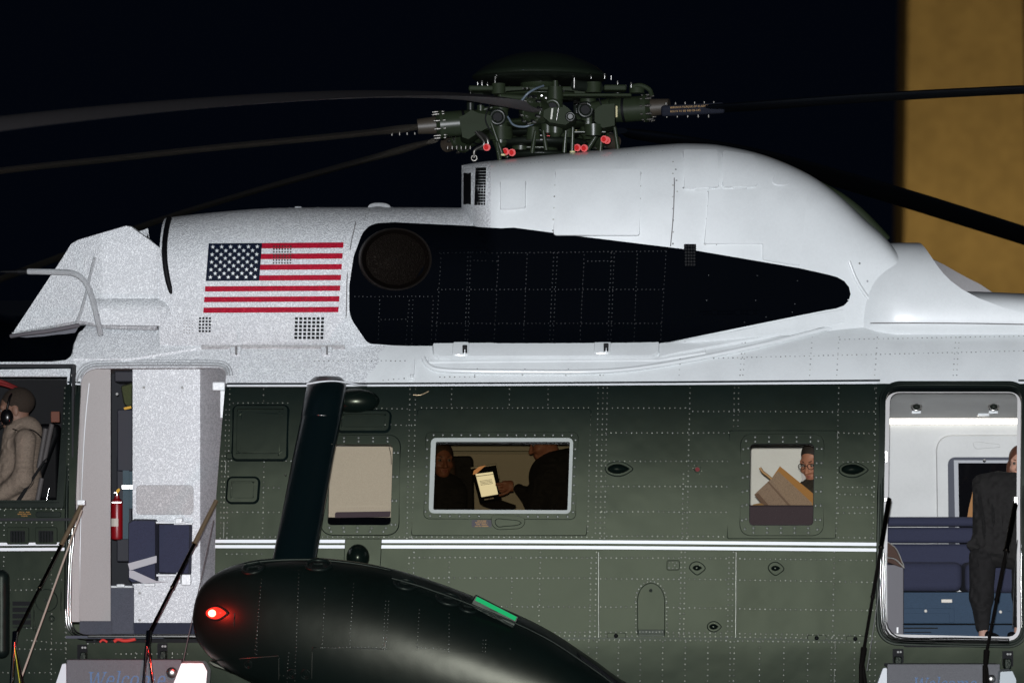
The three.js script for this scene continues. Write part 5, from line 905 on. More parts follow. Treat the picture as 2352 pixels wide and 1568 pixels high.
// --- rotor head and blades
{
  const g = partGroup('rotor_head', 'dark green five bladed rotor head under a shallow dome'), HU = 1240;
  const Rp = (u, v, dz = 0) => P(u, v, DZ + dz), C = v => P(HU, v, DZ);
  const lathe = (pts, seg = 48) => new THREE.LatheGeometry(pts.map(([r, v]) => new THREE.Vector2(r, C(v).y)), seg).translate(C(0).x, 0, DZ);
  mesh('dome', toCreasedNormals(plain(lathe([[0.001, 118], [0.012, 118], [0.014, 120.5], [0.10, 121], [0.2, 128], [0.3, 141], [0.38, 156], [0.425, 168], [0.448, 174], [0.45, 178], [0.44, 181], [0.3, 183], [0.001, 184]], 64)), 0.8), phys(rgb(0.008, 0.0125, 0.0075), 0.4, { map: T.greenTone, clearcoat: 0.5, clearcoatRoughness: 0.08 }), g);
  mesh('mast', lathe([[0.13, 184], [0.13, 215], [0.30, 216], [0.31, 226], [0.14, 230], [0.14, 276], [0.31, 280], [0.31, 292], [0.15, 296], [0.12, 312], [0.12, 400], [0.001, 400]]), M.hub, g);
  mesh('swash_plate', [lathe([[0.14, 300], [0.25, 302], [0.26, 312], [0.14, 314]]), lathe([[0.12, 318], [0.30, 322], [0.32, 330], [0.30, 338], [0.12, 342]]), lathe([[0.1, 348], [0.2, 350], [0.2, 362], [0.1, 364]])], M.hubDark, g);
  mesh('under_plate', lathe([[0.44, 182], [0.40, 190], [0.1, 192]]), M.hubDark, g);
  const arms = [0, 72, 144, 216, 288].map(d => d * Math.PI / 180), dirs = [14, 128, 176, 226, 322].map(d => d * Math.PI / 180), slope = [0.05, 0.12, -0.09, -0.24, -0.26];
  const vs = [258, 262, 281, 272, 262];
  arms.forEach((a, i) => {
    const h = C(vs[i]).add(new V3(Math.cos(a) * 0.32, 0, Math.sin(a) * 0.32)), d = new V3(Math.cos(dirs[i]), slope[i], Math.sin(dirs[i])).normalize(), at = (r, y = 0, s = 0) => h.clone().addScaledVector(d, r).add(new V3(0, y, 0)).add(new V3(-d.z, 0, d.x).multiplyScalar(s));
    const upv = y => h.clone().add(new V3(0, y, 0)), k = 1 / K;
    mesh('hinge_pin', [rod(upv(-0.155), upv(-0.065), 0.052, 0.055, 20), rod(upv(0.065), upv(0.15), 0.056, 0.048, 20), rod(upv(0.15), upv(0.19), 0.02, 0.018), rod(upv(-0.18), upv(-0.155), 0.03, 0.046), rod(upv(-0.065), upv(0.065), 0.05)], M.hub, g);
    mesh('hinge_eye', [new THREE.TorusGeometry(0.044, 0.014, 10, 24).applyQuaternion(new THREE.Quaternion().setFromUnitVectors(up0, new V3(0.08, 0.05, 1).normalize())).translate(h.x - 0.02, h.y + 0.01, h.z + 0.075), ], i % 2 ? M.hub : M.hubDark, g);
    mesh('hinge_bore', disc(new V3(h.x - 0.02, h.y + 0.01, h.z + 0.05), up0, 0.04, 0.02), M.rubber, g);
    if (i === 1) return;
    mesh('yoke', [rod(at(0.0), at(0.17), 0.062, 0.085, 6), rod(at(0.03, 0.03, 0.05), at(0.16, 0.03, 0.05), 0.03, 0.05, 8), rod(at(0.03, -0.03, -0.05), at(0.16, -0.03, -0.05), 0.03, 0.05, 8)], M.hub, g);
    mesh('sleeve', [rod(at(0.15), at(0.24), 0.078, 0.083, 28), rod(at(0.24), at(0.255), 0.08, 0.08, 28), rod(at(0.255), at(0.385), 0.084, 0.084, 28), rod(at(0.385), at(0.405), 0.095, 0.095, 28), rod(at(0.405), at(0.43), 0.09, 0.06, 28)], M.hub, g);
    mesh('sleeve_band', rod(at(0.238), at(0.256), 0.0855, 0.0855, 28), M.rubber, g);
    mesh('paint_mark', [box(at(0.19, -0.055, 0).add(new V3(-0.007, 0, 0.081)), at(0.19, 0.02, 0).add(new V3(0.007, 0, 0.09)), 0.002)], std(rgb(0.42, 0.38, 0.2), 0.6), g, 'pale yellow paint mark');
    const nut = [], q = new THREE.Quaternion().setFromUnitVectors(new V3(0, 1, 0), d);
    for (let j = 0; j < 10; j++) { const t = j / 10 * Math.PI * 2, o = new V3(Math.cos(t) * 0.086, 0, Math.sin(t) * 0.086).applyQuaternion(q), b = at(0.40).add(o); nut.push(rod(b.clone().addScaledVector(d, -0.03), b.clone().addScaledVector(d, 0.045), 0.0075, 0.0075, 8), rod(b.clone().addScaledVector(d, 0.02), b.clone().addScaledVector(d, 0.03), 0.013, 0.013, 6)); }
    mesh('flange_nuts', nut, M.dull, g);
    mesh('blade_root', rod(at(0.43), at(0.55), 0.058, 0.05, 20), std(rgb(0.045, 0.036, 0.026), 0.5, { map: T.speck }), g);
    // lag damper on top
    const e = h.clone().add(new V3(Math.cos(a + 0.9) * 0.05, 0.135, 0.04));
    const f = C(205).add(new V3(Math.cos(a + 0.9) * 0.36, 0, Math.sin(a + 0.9) * 0.36));
    const e2 = at(0.2, 0.13);
    mesh('lag_damper', [rod(f, f.clone().lerp(e2, 0.55), 0.036, 0.036, 18), rod(f.clone().lerp(e2, 0.55), e2, 0.014), rod(f.clone().lerp(e2, 0.52), f.clone().lerp(e2, 0.56), 0.043, 0.043, 18), rod(e2.clone().add(new V3(0, -0.05, 0)), e2.clone().add(new V3(0, 0.035, 0)), 0.026, 0.026, 14)], i % 2 ? M.hub : M.hubDark, g);
    mesh('top_bolt', [[f, 0.05], [e2, 0.04]].map(([p, y]) => rod(p.clone().add(new V3(0, -0.02, 0)), p.clone().add(new V3(0, y + 0.015, 0)), 0.006, 0.006, 8)).concat([[f, 0.055], [e2, 0.045]].map(([p, y]) => rod(p.clone().add(new V3(0, y, 0)), p.clone().add(new V3(0, y + 0.018, 0)), 0.011, 0.009, 8))), M.steel, g);
    // pitch link down to the swash plate
    const s0 = at(0.10, -0.045).add(new V3(0.03, 0, 0.08)), s1 = C(355).add(new V3(Math.cos(a + 0.15) * 0.30, 0, Math.sin(a + 0.15) * 0.30));
    mesh('pitch_link', [rod(s0, s0.clone().lerp(s1, 0.3), 0.011), rod(s0.clone().lerp(s1, 0.3), s1, 0.018), rod(s0.clone().lerp(s1, 0.84), s0.clone().lerp(s1, 0.9), 0.0188), new THREE.SphereGeometry(0.024, 12, 8).translate(...s0.toArray())], M.hub, g);
    mesh('hose', tube([upv(0.12).add(new V3(0.04, 0, 0.05)), at(0.06, 0.1).add(new V3(0, 0, 0.11)), at(0.1, 0, 0).add(new V3(0, 0, 0.11)), s0.clone().add(new V3(0.02, -0.06, 0.02))], 0.005, 6, 24), i % 2 ? M.steel : M.rubber, g);
  });
  { // front arm seen end on: hexagonal block, pin and the bolted blade flange
    const hex = skin(inset(rounded([1246, 252, 1262, 244, 1304, 243, 1323, 262, 1322, 274, 1300, 290, 1262, 284, 1245, 270], 4), 3), flat(DZ + 0.50), { thick: 0.24, bev: 6, max: 60 });
    mesh('yoke', [hex, rod(Rp(1286, 266, 0.1), Rp(1286, 266, 0.3), 0.075)], M.hubFlat, g, 'hexagonal end block of the front arm');
    mesh('hinge_bore', [new THREE.TorusGeometry(0.026, 0.008, 10, 24).translate(...Rp(1310, 268, 0.505).toArray()), disc(Rp(1310, 268, 0.49), up0, 0.016, 0.015)], M.hubDark, g);
    mesh('paint_mark', [skin([[1267, 249], [1271, 249], [1268, 274], [1264, 274]], flat(DZ + 0.503), { thick: 0.002 })], std(rgb(0.5, 0.5, 0.44), 0.6), g, 'pale paint mark');
    mesh('edge_strip', [rod(Rp(1283, 248, 0.5), Rp(1278, 277, 0.5), 0.004)], M.steel, g);
    const fn = new V3(-0.75, 0.1, 0.66).normalize(), fq = new THREE.Quaternion().setFromUnitVectors(up0, fn), fc = Rp(1222, 253, 0.45);
    mesh('sleeve', [rod(fc.clone(), fc.clone().addScaledVector(fn, -0.09), 0.095, 0.075, 28), new THREE.TorusGeometry(0.085, 0.011, 8, 30).applyQuaternion(fq).translate(fc.x, fc.y, fc.z)], M.hub, g);
    mesh('flange_nuts', Array.from({ length: 11 }, (_, j) => { const t = j / 11 * Math.PI * 2, o = new V3(Math.cos(t) * 0.088, Math.sin(t) * 0.088, 0).applyQuaternion(fq).add(fc); return rod(o, o.clone().addScaledVector(fn, 0.03), 0.013, 0.011, 8); }), M.steel, g);
    mesh('hose', [tube([Rp(1196, 234, 0.42), Rp(1212, 215, 0.44), Rp(1230, 204, 0.42), Rp(1248, 197, 0.36)], 0.008, 6, 30), tube([Rp(1166, 268, 0.36), Rp(1180, 287, 0.4), Rp(1205, 291, 0.42), Rp(1228, 283, 0.42)], 0.007, 6, 30)], std(rgb(0.10, 0.13, 0.16), 0.4), g);
    mesh('damper_head', [box(Rp(1076, 196, 0.3), Rp(1134, 214, 0.12), 0.012), rod(Rp(1145, 216, 0.25), Rp(1145, 192, 0.25), 0.045, 0.045, 20), box(Rp(1387, 194, 0.28), Rp(1438, 213, 0.12), 0.012), rod(Rp(1363, 213, 0.22), Rp(1363, 189, 0.22), 0.052, 0.052, 22), rod(Rp(1463, 214, 0.2), Rp(1463, 202, 0.2), 0.05, 0.05, 22), tube([Rp(1448, 200, 0.2), Rp(1470, 196, 0.22), Rp(1492, 206, 0.22), Rp(1497, 218, 0.2)], 0.016, 8, 24)], M.hubFlat, g);
    mesh('damper_arm', [box(Rp(1134, 198, 0.2), Rp(1345, 222, 0.08), 0.01), box(Rp(1290, 214, 0.3), Rp(1450, 226, 0.16), 0.012), rod(Rp(1150, 222, 0.28), Rp(1230, 226, 0.3), 0.02)], M.hubFlat, g);
    mesh('top_bolt', [[1107, 187], [1137, 184], [1358, 171], [1389, 171], [1437, 197], [1450, 192], [1097, 189], [1404, 174]].map(([u, v]) => rod(Rp(u, v + 10, 0.25), Rp(u, v, 0.25), 0.006, 0.006, 8)).concat([[1107, 187], [1137, 184], [1358, 171], [1389, 171], [1437, 197], [1450, 192]].map(([u, v]) => rod(Rp(u, v + 3, 0.25), Rp(u, v - 2, 0.25), 0.011, 0.009, 8))), M.steel, g);
    for (const q of [skin(inset(rounded([1052, 268, 1066, 262, 1082, 250, 1100, 258, 1130, 264, 1133, 290, 1100, 306, 1076, 322, 1060, 316], 3), 2), flat(DZ + 0.30), { thick: 0.2, bev: 5, max: 60 }), skin(inset(rounded([1384, 238, 1414, 236, 1414, 290, 1384, 296, 1364, 280, 1364, 250], 3), 2), flat(DZ + 0.28), { thick: 0.2, bev: 5, max: 60 })]) mesh('yoke', q, M.hubFlat, g);
    mesh('gear_housing', [rod(Rp(1150, 292, 0.2), Rp(1150, 322, 0.2), 0.075, 0.085, 22), rod(Rp(1363, 286, 0.24), Rp(1363, 312, 0.24), 0.062, 0.055, 22), rod(Rp(1225, 292, 0.3), Rp(1225, 322, 0.3), 0.04, 0.05, 18), box(Rp(1208, 335, 0.3), Rp(1252, 345, 0.15), 0.01), rod(Rp(1258, 285, 0.3), Rp(1258, 306, 0.3), 0.045, 0.045, 18), box(Rp(1130, 300, 0.18), Rp(1392, 308, 0.1), 0.006)], M.hub, g);
  }
  mesh('scissor_link', [tube([Rp(1093, 302, 0.3), Rp(1112, 330, 0.32), Rp(1090, 346, 0.3), Rp(1089, 362, 0.3)], 0.012, 8), new THREE.TorusGeometry(0.018, 0.008, 8, 18).translate(...Rp(1089, 363, 0.3).toArray()), tube([Rp(1100, 304, 0.3), Rp(1118, 318, 0.34), Rp(1122, 336, 0.34)], 0.014, 8), tube([Rp(1094, 340, 0.28), Rp(1112, 342, 0.3)], 0.012, 8)], M.dull, g);
  mesh('control_rod', [[1129, 284, 1155, 358], [1316, 292, 1314, 352], [1230, 300, 1222, 350], [1412, 292, 1420, 345], [1382, 315, 1379, 348], [1140, 325, 1148, 366], [1248, 300, 1255, 345], [1300, 300, 1296, 350]].map(([a, b, c, d], i) => rod(Rp(a, b, 0.33 + 0.02 * (i % 3)), Rp(c, d, 0.33), 0.011, 0.016)), M.hub, g);
  for (const [u, v] of [[1155, 357], [1315, 350]]) mesh('paint_band', rod(Rp(u, v - 3, 0.331), Rp(u, v + 1, 0.331), 0.0185), std(rgb(0.5, 0.47, 0.25), 0.6), g, 'pale yellow band');
  for (const [u, v, dz] of [[1117, 339, 0.36], [1175, 351, 0.3], [1160, 349, 0.28], [1325, 340, 0.3], [1341, 341, 0.32], [1387, 320.5, 0.37], [1393, 323, 0.34], [1259, 320, 0.2]]) mesh('red_cap', [rod(Rp(u, v, dz).add(new V3(0, 0, -0.015)), Rp(u, v, dz).add(new V3(0.003, 0, 0.02)), 0.021, 0.024, 16), rod(Rp(u, v, dz).add(new V3(0, 0, 0.02)), Rp(u, v, dz).add(new V3(0.003, 0, 0.026)), 0.017, 0.012, 16)], M.redPlastic, g, null);
  mesh('fluid_reservoir', [rod(Rp(1165, 330, 0.15), Rp(1165, 314, 0.15), 0.07, 0.07, 20), rod(Rp(1196, 345, 0.12), Rp(1196, 328, 0.12), 0.06, 0.06, 20), rod(Rp(1300, 322, 0.15), Rp(1300, 296, 0.15), 0.05, 0.05, 20)], M.hub, g);
  mesh('small_bolts', span(0, 1, 17).map(t => { const a = t * 6.2; return rod(C(208 + 40 * ((t * 7.3) % 1)).add(new V3(Math.cos(a) * 0.3, 0, Math.abs(Math.sin(a)) * 0.3)), C(208 + 40 * ((t * 7.3) % 1)).add(new V3(Math.cos(a) * 0.34, 0, Math.abs(Math.sin(a)) * 0.34)), 0.008, 0.006, 8); }), M.steel, g);
  // blades: drooping aerofoils, each along its own path
  function bladeMesh(path, seen, mat, chord = 0.46, label) {        // seen: how deep the blade looks from the flank, in drawing units; the pitch follows from it
    const c = new THREE.CatmullRomCurve3(path.map(q => P(...q)), false, 'centripetal'), n = 60, list = [];
    let pitch = 0, best = 1e9;
    { const p = c.getPointAt(0.4), d = c.getTangentAt(0.4), cam = camera.position, side = new V3().crossVectors(d, new V3(0, 1, 0)).normalize(), flat2 = q => [q.x * D / (D - q.z) * K, (q.y - CY) * D / (D - q.z) * K];
      for (let a = -0.6; a <= 0.6; a += 0.005) { const w = side.clone().applyAxisAngle(d, a * 0.9).multiplyScalar(chord), A = flat2(p), B = flat2(p.clone().add(w)), T = flat2(p.clone().addScaledVector(d, 0.1)), tx = T[0] - A[0], ty = T[1] - A[1], h = Math.abs((B[0] - A[0]) * ty - (B[1] - A[1]) * tx) / Math.hypot(tx, ty), e = Math.abs(h - seen) + Math.abs(a) * 4; if (e < best) { best = e; pitch = a; } } }
    for (let i = 0; i <= n; i++) {
      const t = i / n, p = c.getPointAt(t), d = c.getTangentAt(t), side = new V3().crossVectors(d, new V3(0, 1, 0)).normalize();
      const pr = pitch * (1 - 0.25 * t), w = side.applyAxisAngle(d, pr), nrm = new V3().crossVectors(w, d).normalize();
      const k = chord * lerp(0.26, 1, smooth(0.0, 0.09, t)), th = lerp(0.34, 0.12, smooth(0, 0.09, t)), ring = [];
      for (let j = 0; j < 24; j++) { const a = j / 24 * Math.PI * 2, x = Math.cos(a); const y = Math.sin(a) * Math.sqrt(Math.max(0, (1 + x) / 2)) * 0.9 * (1 - 0.25 * (x > 0 ? x : 0)); ring.push(p.clone().addScaledVector(w, k * (x * 0.5 - 0.2)).addScaledVector(nrm, k * th * (Math.abs(x) > 0.999 ? 0 : y * 0.62))); }
      list.push(ring);
    }
    return mesh('rotor_blade', rings(list), mat, g, label);
  }
  bladeMesh([[1222, 253, -0.62], [1165, 238, -0.36], [1080, 224, 0.1], [1000, 218, 0.6], [850, 215, 1.5], [700, 219, 2.5], [560, 227, 3.4], [280, 249, 5.0], [0, 279, 6.5], [-250, 312, 7.6]], 15, M.blade, 0.46, 'near rotor blade sweeping left towards the camera');
  bladeMesh([[985, 288, -0.96], [900, 299, -0.97], [760, 314, -1.0], [500, 339, -1.05], [250, 366, -1.1], [0, 393, -1.15], [-400, 450, -1.2]], 3, M.bladeWet, 0.46, 'left rotor blade with a wet top edge');
  bladeMesh([[1000, 322, -1.5], [830, 369, -2.4], [600, 434, -3.7], [350, 512, -5.2], [150, 587, -6.4], [0, 642, -7.3], [-200, 715, -8.3]], 2, M.bladeWet, 0.46, 'left rear rotor blade drooping behind the cowling');
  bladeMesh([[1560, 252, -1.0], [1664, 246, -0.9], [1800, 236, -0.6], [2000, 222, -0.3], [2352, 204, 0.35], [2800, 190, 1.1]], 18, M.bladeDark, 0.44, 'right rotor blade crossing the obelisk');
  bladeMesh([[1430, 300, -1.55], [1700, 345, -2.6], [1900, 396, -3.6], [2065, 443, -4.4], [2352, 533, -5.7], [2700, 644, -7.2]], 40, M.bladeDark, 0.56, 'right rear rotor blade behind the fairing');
  mesh('blade_spar_sleeve', [box(P(1519, 238, -0.86), P(1664, 266, -0.93), 0.02)].map(q => q.translate(0, 0, 0).applyMatrix4(new THREE.Matrix4().makeTranslation(...P(1590, 252, -0.9).negate().toArray())).applyMatrix4(new THREE.Matrix4().makeRotationZ(0.052)).translate(...P(1590, 252, -0.9).toArray())), phys(rgb(0.012, 0.014, 0.022), 0.8, { map: T.speck, specularIntensity: 0.2 }), g, 'blue black blade root sleeve with yellow lettering');
  print('lettering', ['WRENCH TORQUE OF BLADE INSTALL', 'BOLTS TO BE 980 IN-LBS'], 1537, 243, 1658, 261, { S: flat(-0.853), off: 0, fg: '#7a5a20', align: 'left', size: 26, w: 512, h: 76, slope: -6, parent: g });
  mesh('root_bolts', [...span(1530, 1640, 5).map(u => rod(P(u, lerp(236, 233, (u - 1530) / 110), -0.9), P(u, lerp(241, 238, (u - 1530) / 110), -0.9), 0.008)), ...span(1532, 1628, 4).map(u => rod(P(u, 270, -0.9), P(u, 264, -0.9), 0.008)), ...span(900, 970, 4).map(u => rod(P(u, 312 - (u - 900) * 0.05, -0.9), P(u, 305, -0.9), 0.008)), ...span(1028, 1080, 5).map(u => rod(P(u, 343, -1.3), P(u, 336, -1.3), 0.008))], M.dull, g);
}

// ------------------------------------------------------------------ people: bodies meshed from joined, tapering capsules
function field3(prims, k, lo, hi, cell) {
  const c = lo.clone().add(hi).multiplyScalar(0.5), half = Math.max(hi.x - lo.x, hi.y - lo.y, hi.z - lo.z) / 2 * 1.06, res = Math.min(110, Math.ceil(half * 2 / cell));
  const mc = new MarchingCubes(res, undefined, false, false, 200000); mc.isolation = 0;
  const n = mc.size, hs = mc.halfsize, p = new V3();
  const sd = q => {
    const [x, y, z] = [p.x, p.y, p.z];
    if (q.e) { const [cx, cy, cz, rx, ry, rz] = q.e, a = (x - cx) / rx, b = (y - cy) / ry, d = (z - cz) / rz, l = Math.sqrt(a * a + b * b + d * d); return (l - 1) * Math.min(rx, ry, rz); }
    const [ax, ay, az, bx, by, bz, ra, rb] = q.c, vx = bx - ax, vy = by - ay, vz = bz - az, t = clamp(((x - ax) * vx + (y - ay) * vy + (z - az) * vz) / (vx * vx + vy * vy + vz * vz + 1e-9));
    return Math.hypot(x - ax - vx * t, y - ay - vy * t, z - az - vz * t) - lerp(ra, rb, t);
  };
  for (let iz = 0; iz < n; iz++) for (let iy = 0; iy < n; iy++) for (let ix = 0; ix < n; ix++) {
    p.set(c.x + (ix - hs) / hs * half, c.y + (iy - hs) / hs * half, c.z + (iz - hs) / hs * half);
    let d = 1e3;
    for (const q of prims) { const s = sd(q); if (q.sub) { const kk = q.k ?? k, h = Math.max(kk - Math.abs(d + s), 0) / kk; d = Math.max(d, -s) + h * h * kk * 0.25; } else { const kk = q.k ?? k, h = Math.max(kk - Math.abs(d - s), 0) / kk; d = Math.min(d, s) - h * h * kk * 0.25; } }
    mc.field[ix + iy * n + iz * n * n] = -d;
  }
  mc.update();
  const g = new THREE.BufferGeometry(), m = mc.count, pos = mc.positionArray.slice(0, m * 3), nor = mc.normalArray.slice(0, m * 3);
  for (let i = 0; i < m; i++) for (let a = 0; a < 3; a++) pos[i * 3 + a] = pos[i * 3 + a] * half + [c.x, c.y, c.z][a];
  for (let i = 0; i < m; i++) { const l = Math.hypot(nor[i * 3], nor[i * 3 + 1], nor[i * 3 + 2]) || 1; for (let a = 0; a < 3; a++) nor[i * 3 + a] /= l; }
  const uv = new Float32Array(m * 2); for (let i = 0; i < m; i++) { uv[i * 2] = pos[i * 3] + pos[i * 3 + 2] * 0.5; uv[i * 2 + 1] = pos[i * 3 + 1]; }
  g.setAttribute('position', new THREE.BufferAttribute(pos, 3)); g.setAttribute('normal', new THREE.BufferAttribute(nor, 3)); g.setAttribute('uv', new THREE.BufferAttribute(uv, 2));
  return g;
}
const cap = (a, b, ra, rb, o = {}) => ({ c: [a.x, a.y, a.z, b.x, b.y, b.z, ra, rb], ...o });
const ell = (x, y, z, rx, ry, rz, o = {}) => ({ e: [x, y, z, rx, ry, rz], ...o });
const v3 = (x, y, z) => new V3(x, y, z);
// head in its own axes: x right, y up, z forward, origin between the ears
const headPrims = [ell(0, 0.045, -0.012, 0.074, 0.082, 0.093), ell(0, -0.01, 0.025, 0.062, 0.085, 0.066), ell(0, -0.075, 0.052, 0.036, 0.03, 0.035), cap(v3(0, 0.012, 0.086), v3(0, -0.028, 0.108), 0.009, 0.0125, { k: 0.012 }), ell(0, -0.03, 0.096, 0.019, 0.009, 0.012, { k: 0.01 }), cap(v3(-0.045, 0.03, 0.072), v3(0.045, 0.03, 0.072), 0.010, 0.010, { k: 0.02 }),
  ell(-0.031, 0.012, 0.094, 0.016, 0.009, 0.012, { sub: true, k: 0.012 }), ell(0.031, 0.012, 0.094, 0.016, 0.009, 0.012, { sub: true, k: 0.012 }), ell(-0.04, -0.022, 0.06, 0.024, 0.02, 0.026), ell(0.04, -0.022, 0.06, 0.024, 0.02, 0.026), cap(v3(-0.02, -0.0545, 0.083), v3(0.02, -0.0545, 0.083), 0.006, 0.006, { k: 0.007 }), cap(v3(-0.018, -0.063, 0.082), v3(0.018, -0.063, 0.082), 0.007, 0.007, { k: 0.007 }),
  ell(-0.074, -0.002, -0.008, 0.008, 0.031, 0.018, { k: 0.008 }), ell(0.074, -0.002, -0.008, 0.008, 0.031, 0.018, { k: 0.008 }), cap(v3(0, -0.06, -0.02), v3(0, -0.16, -0.035), 0.052, 0.054, { k: 0.03 })];
const headGeo = field3(headPrims, 0.025, v3(-0.1, -0.17, -0.12), v3(0.1, 0.14, 0.13), 0.0034);
const hairShort = field3([ell(0, 0.052, -0.02, 0.080, 0.086, 0.098), ell(0, -0.03, 0.075, 0.09, 0.088, 0.075, { sub: true, k: 0.01 }), ell(0, -0.13, -0.01, 0.12, 0.09, 0.14, { sub: true, k: 0.02 })], 0.015, v3(-0.1, -0.12, -0.13), v3(0.1, 0.15, 0.1), 0.0045);
const hairLong = field3([ell(0, 0.05, -0.02, 0.086, 0.09, 0.102), cap(v3(-0.07, 0.0, -0.02), v3(-0.085, -0.25, 0.0), 0.032, 0.03), cap(v3(0.07, 0.0, -0.02), v3(0.085, -0.25, 0.0), 0.032, 0.03), cap(v3(0, 0, -0.06), v3(0, -0.22, -0.07), 0.05, 0.05), ell(0, -0.035, 0.085, 0.062, 0.105, 0.075, { sub: true, k: 0.012 })], 0.02, v3(-0.13, -0.29, -0.14), v3(0.13, 0.15, 0.1), 0.006);
const skinTone = (r, g, b) => phys(rgb(r, g, b), 0.55, { sheen: 0.15 });
function head(parent, at, yaw, tilt, roll, scale, skinMat, hairGeo, hairMat, o = {}) {
  const put = (n, g, m, l) => { const q = mesh(n, g, m, parent, l); q.position.copy(at).sub(parent.position); q.rotation.set(tilt, yaw, roll, 'YXZ'); q.scale.setScalar(scale); return q; };
  put('head', headGeo, skinMat);
  if (hairGeo) put('hair', hairGeo, hairMat);
  put('eyes', [-1, 1].map(s => new THREE.SphereGeometry(0.0115, 14, 10).translate(s * 0.031, 0.011, 0.081)), std(rgb(0.16, 0.13, 0.11), 0.4));
  put('irises', [-1, 1].map(s => new THREE.SphereGeometry(0.0058, 12, 8).translate(s * 0.031, 0.011, 0.0885)), std(rgb(0.02, 0.012, 0.008), 0.15));
  put('eyebrows', [-1, 1].map(s => tube([v3(s * 0.016, 0.031, 0.089), v3(s * 0.032, 0.036, 0.085), v3(s * 0.046, 0.029, 0.073)], 0.0034, 6)), hairMat || M.rubber);
  put('lips', [tube([v3(-0.02, -0.058, 0.084), v3(-0.006, -0.055, 0.0915), v3(0.006, -0.055, 0.0915), v3(0.02, -0.058, 0.084)], 0.0042, 6), tube([v3(-0.017, -0.061, 0.084), v3(0, -0.065, 0.09), v3(0.017, -0.061, 0.084)], 0.0048, 6)], o.lips || std(rgb(0.3, 0.10, 0.08), 0.5));
  if (o.glasses) put('glasses', [...[-1, 1].map(s => new THREE.TorusGeometry(0.021, 0.0022, 8, 24).scale(1.1, 0.85, 1).translate(s * 0.032, 0.008, 0.101)), tube([v3(-0.011, 0.011, 0.102), v3(0, 0.014, 0.106), v3(0.011, 0.011, 0.102)], 0.002, 6), ...[-1, 1].map(s => tube([v3(s * 0.055, 0.012, 0.1), v3(s * 0.073, 0.012, 0.05), v3(s * 0.078, 0.014, -0.01)], 0.002, 6))], M.rubber);
}
const uvz = (u, v, z) => P(u, v, z);
function body(parent, name, prims, mat, cell = 0.014, k = 0.06, label) {
  const lo = v3(1e9, 1e9, 1e9), hi = v3(-1e9, -1e9, -1e9);
  for (const q of prims) { const e = q.e ? [v3(q.e[0], q.e[1], q.e[2])] : [v3(...q.c.slice(0, 3)), v3(...q.c.slice(3, 6))], r = q.e ? Math.max(...q.e.slice(3)) : Math.max(q.c[6], q.c[7]); for (const p of e) { lo.min(p.clone().subScalar(r)); hi.max(p.clone().addScalar(r)); } }
  return mesh(name, field3(prims, k, lo.subScalar(0.03), hi.addScalar(0.03), cell).translate(...parent.position.clone().negate().toArray()), mat, parent, label);
}
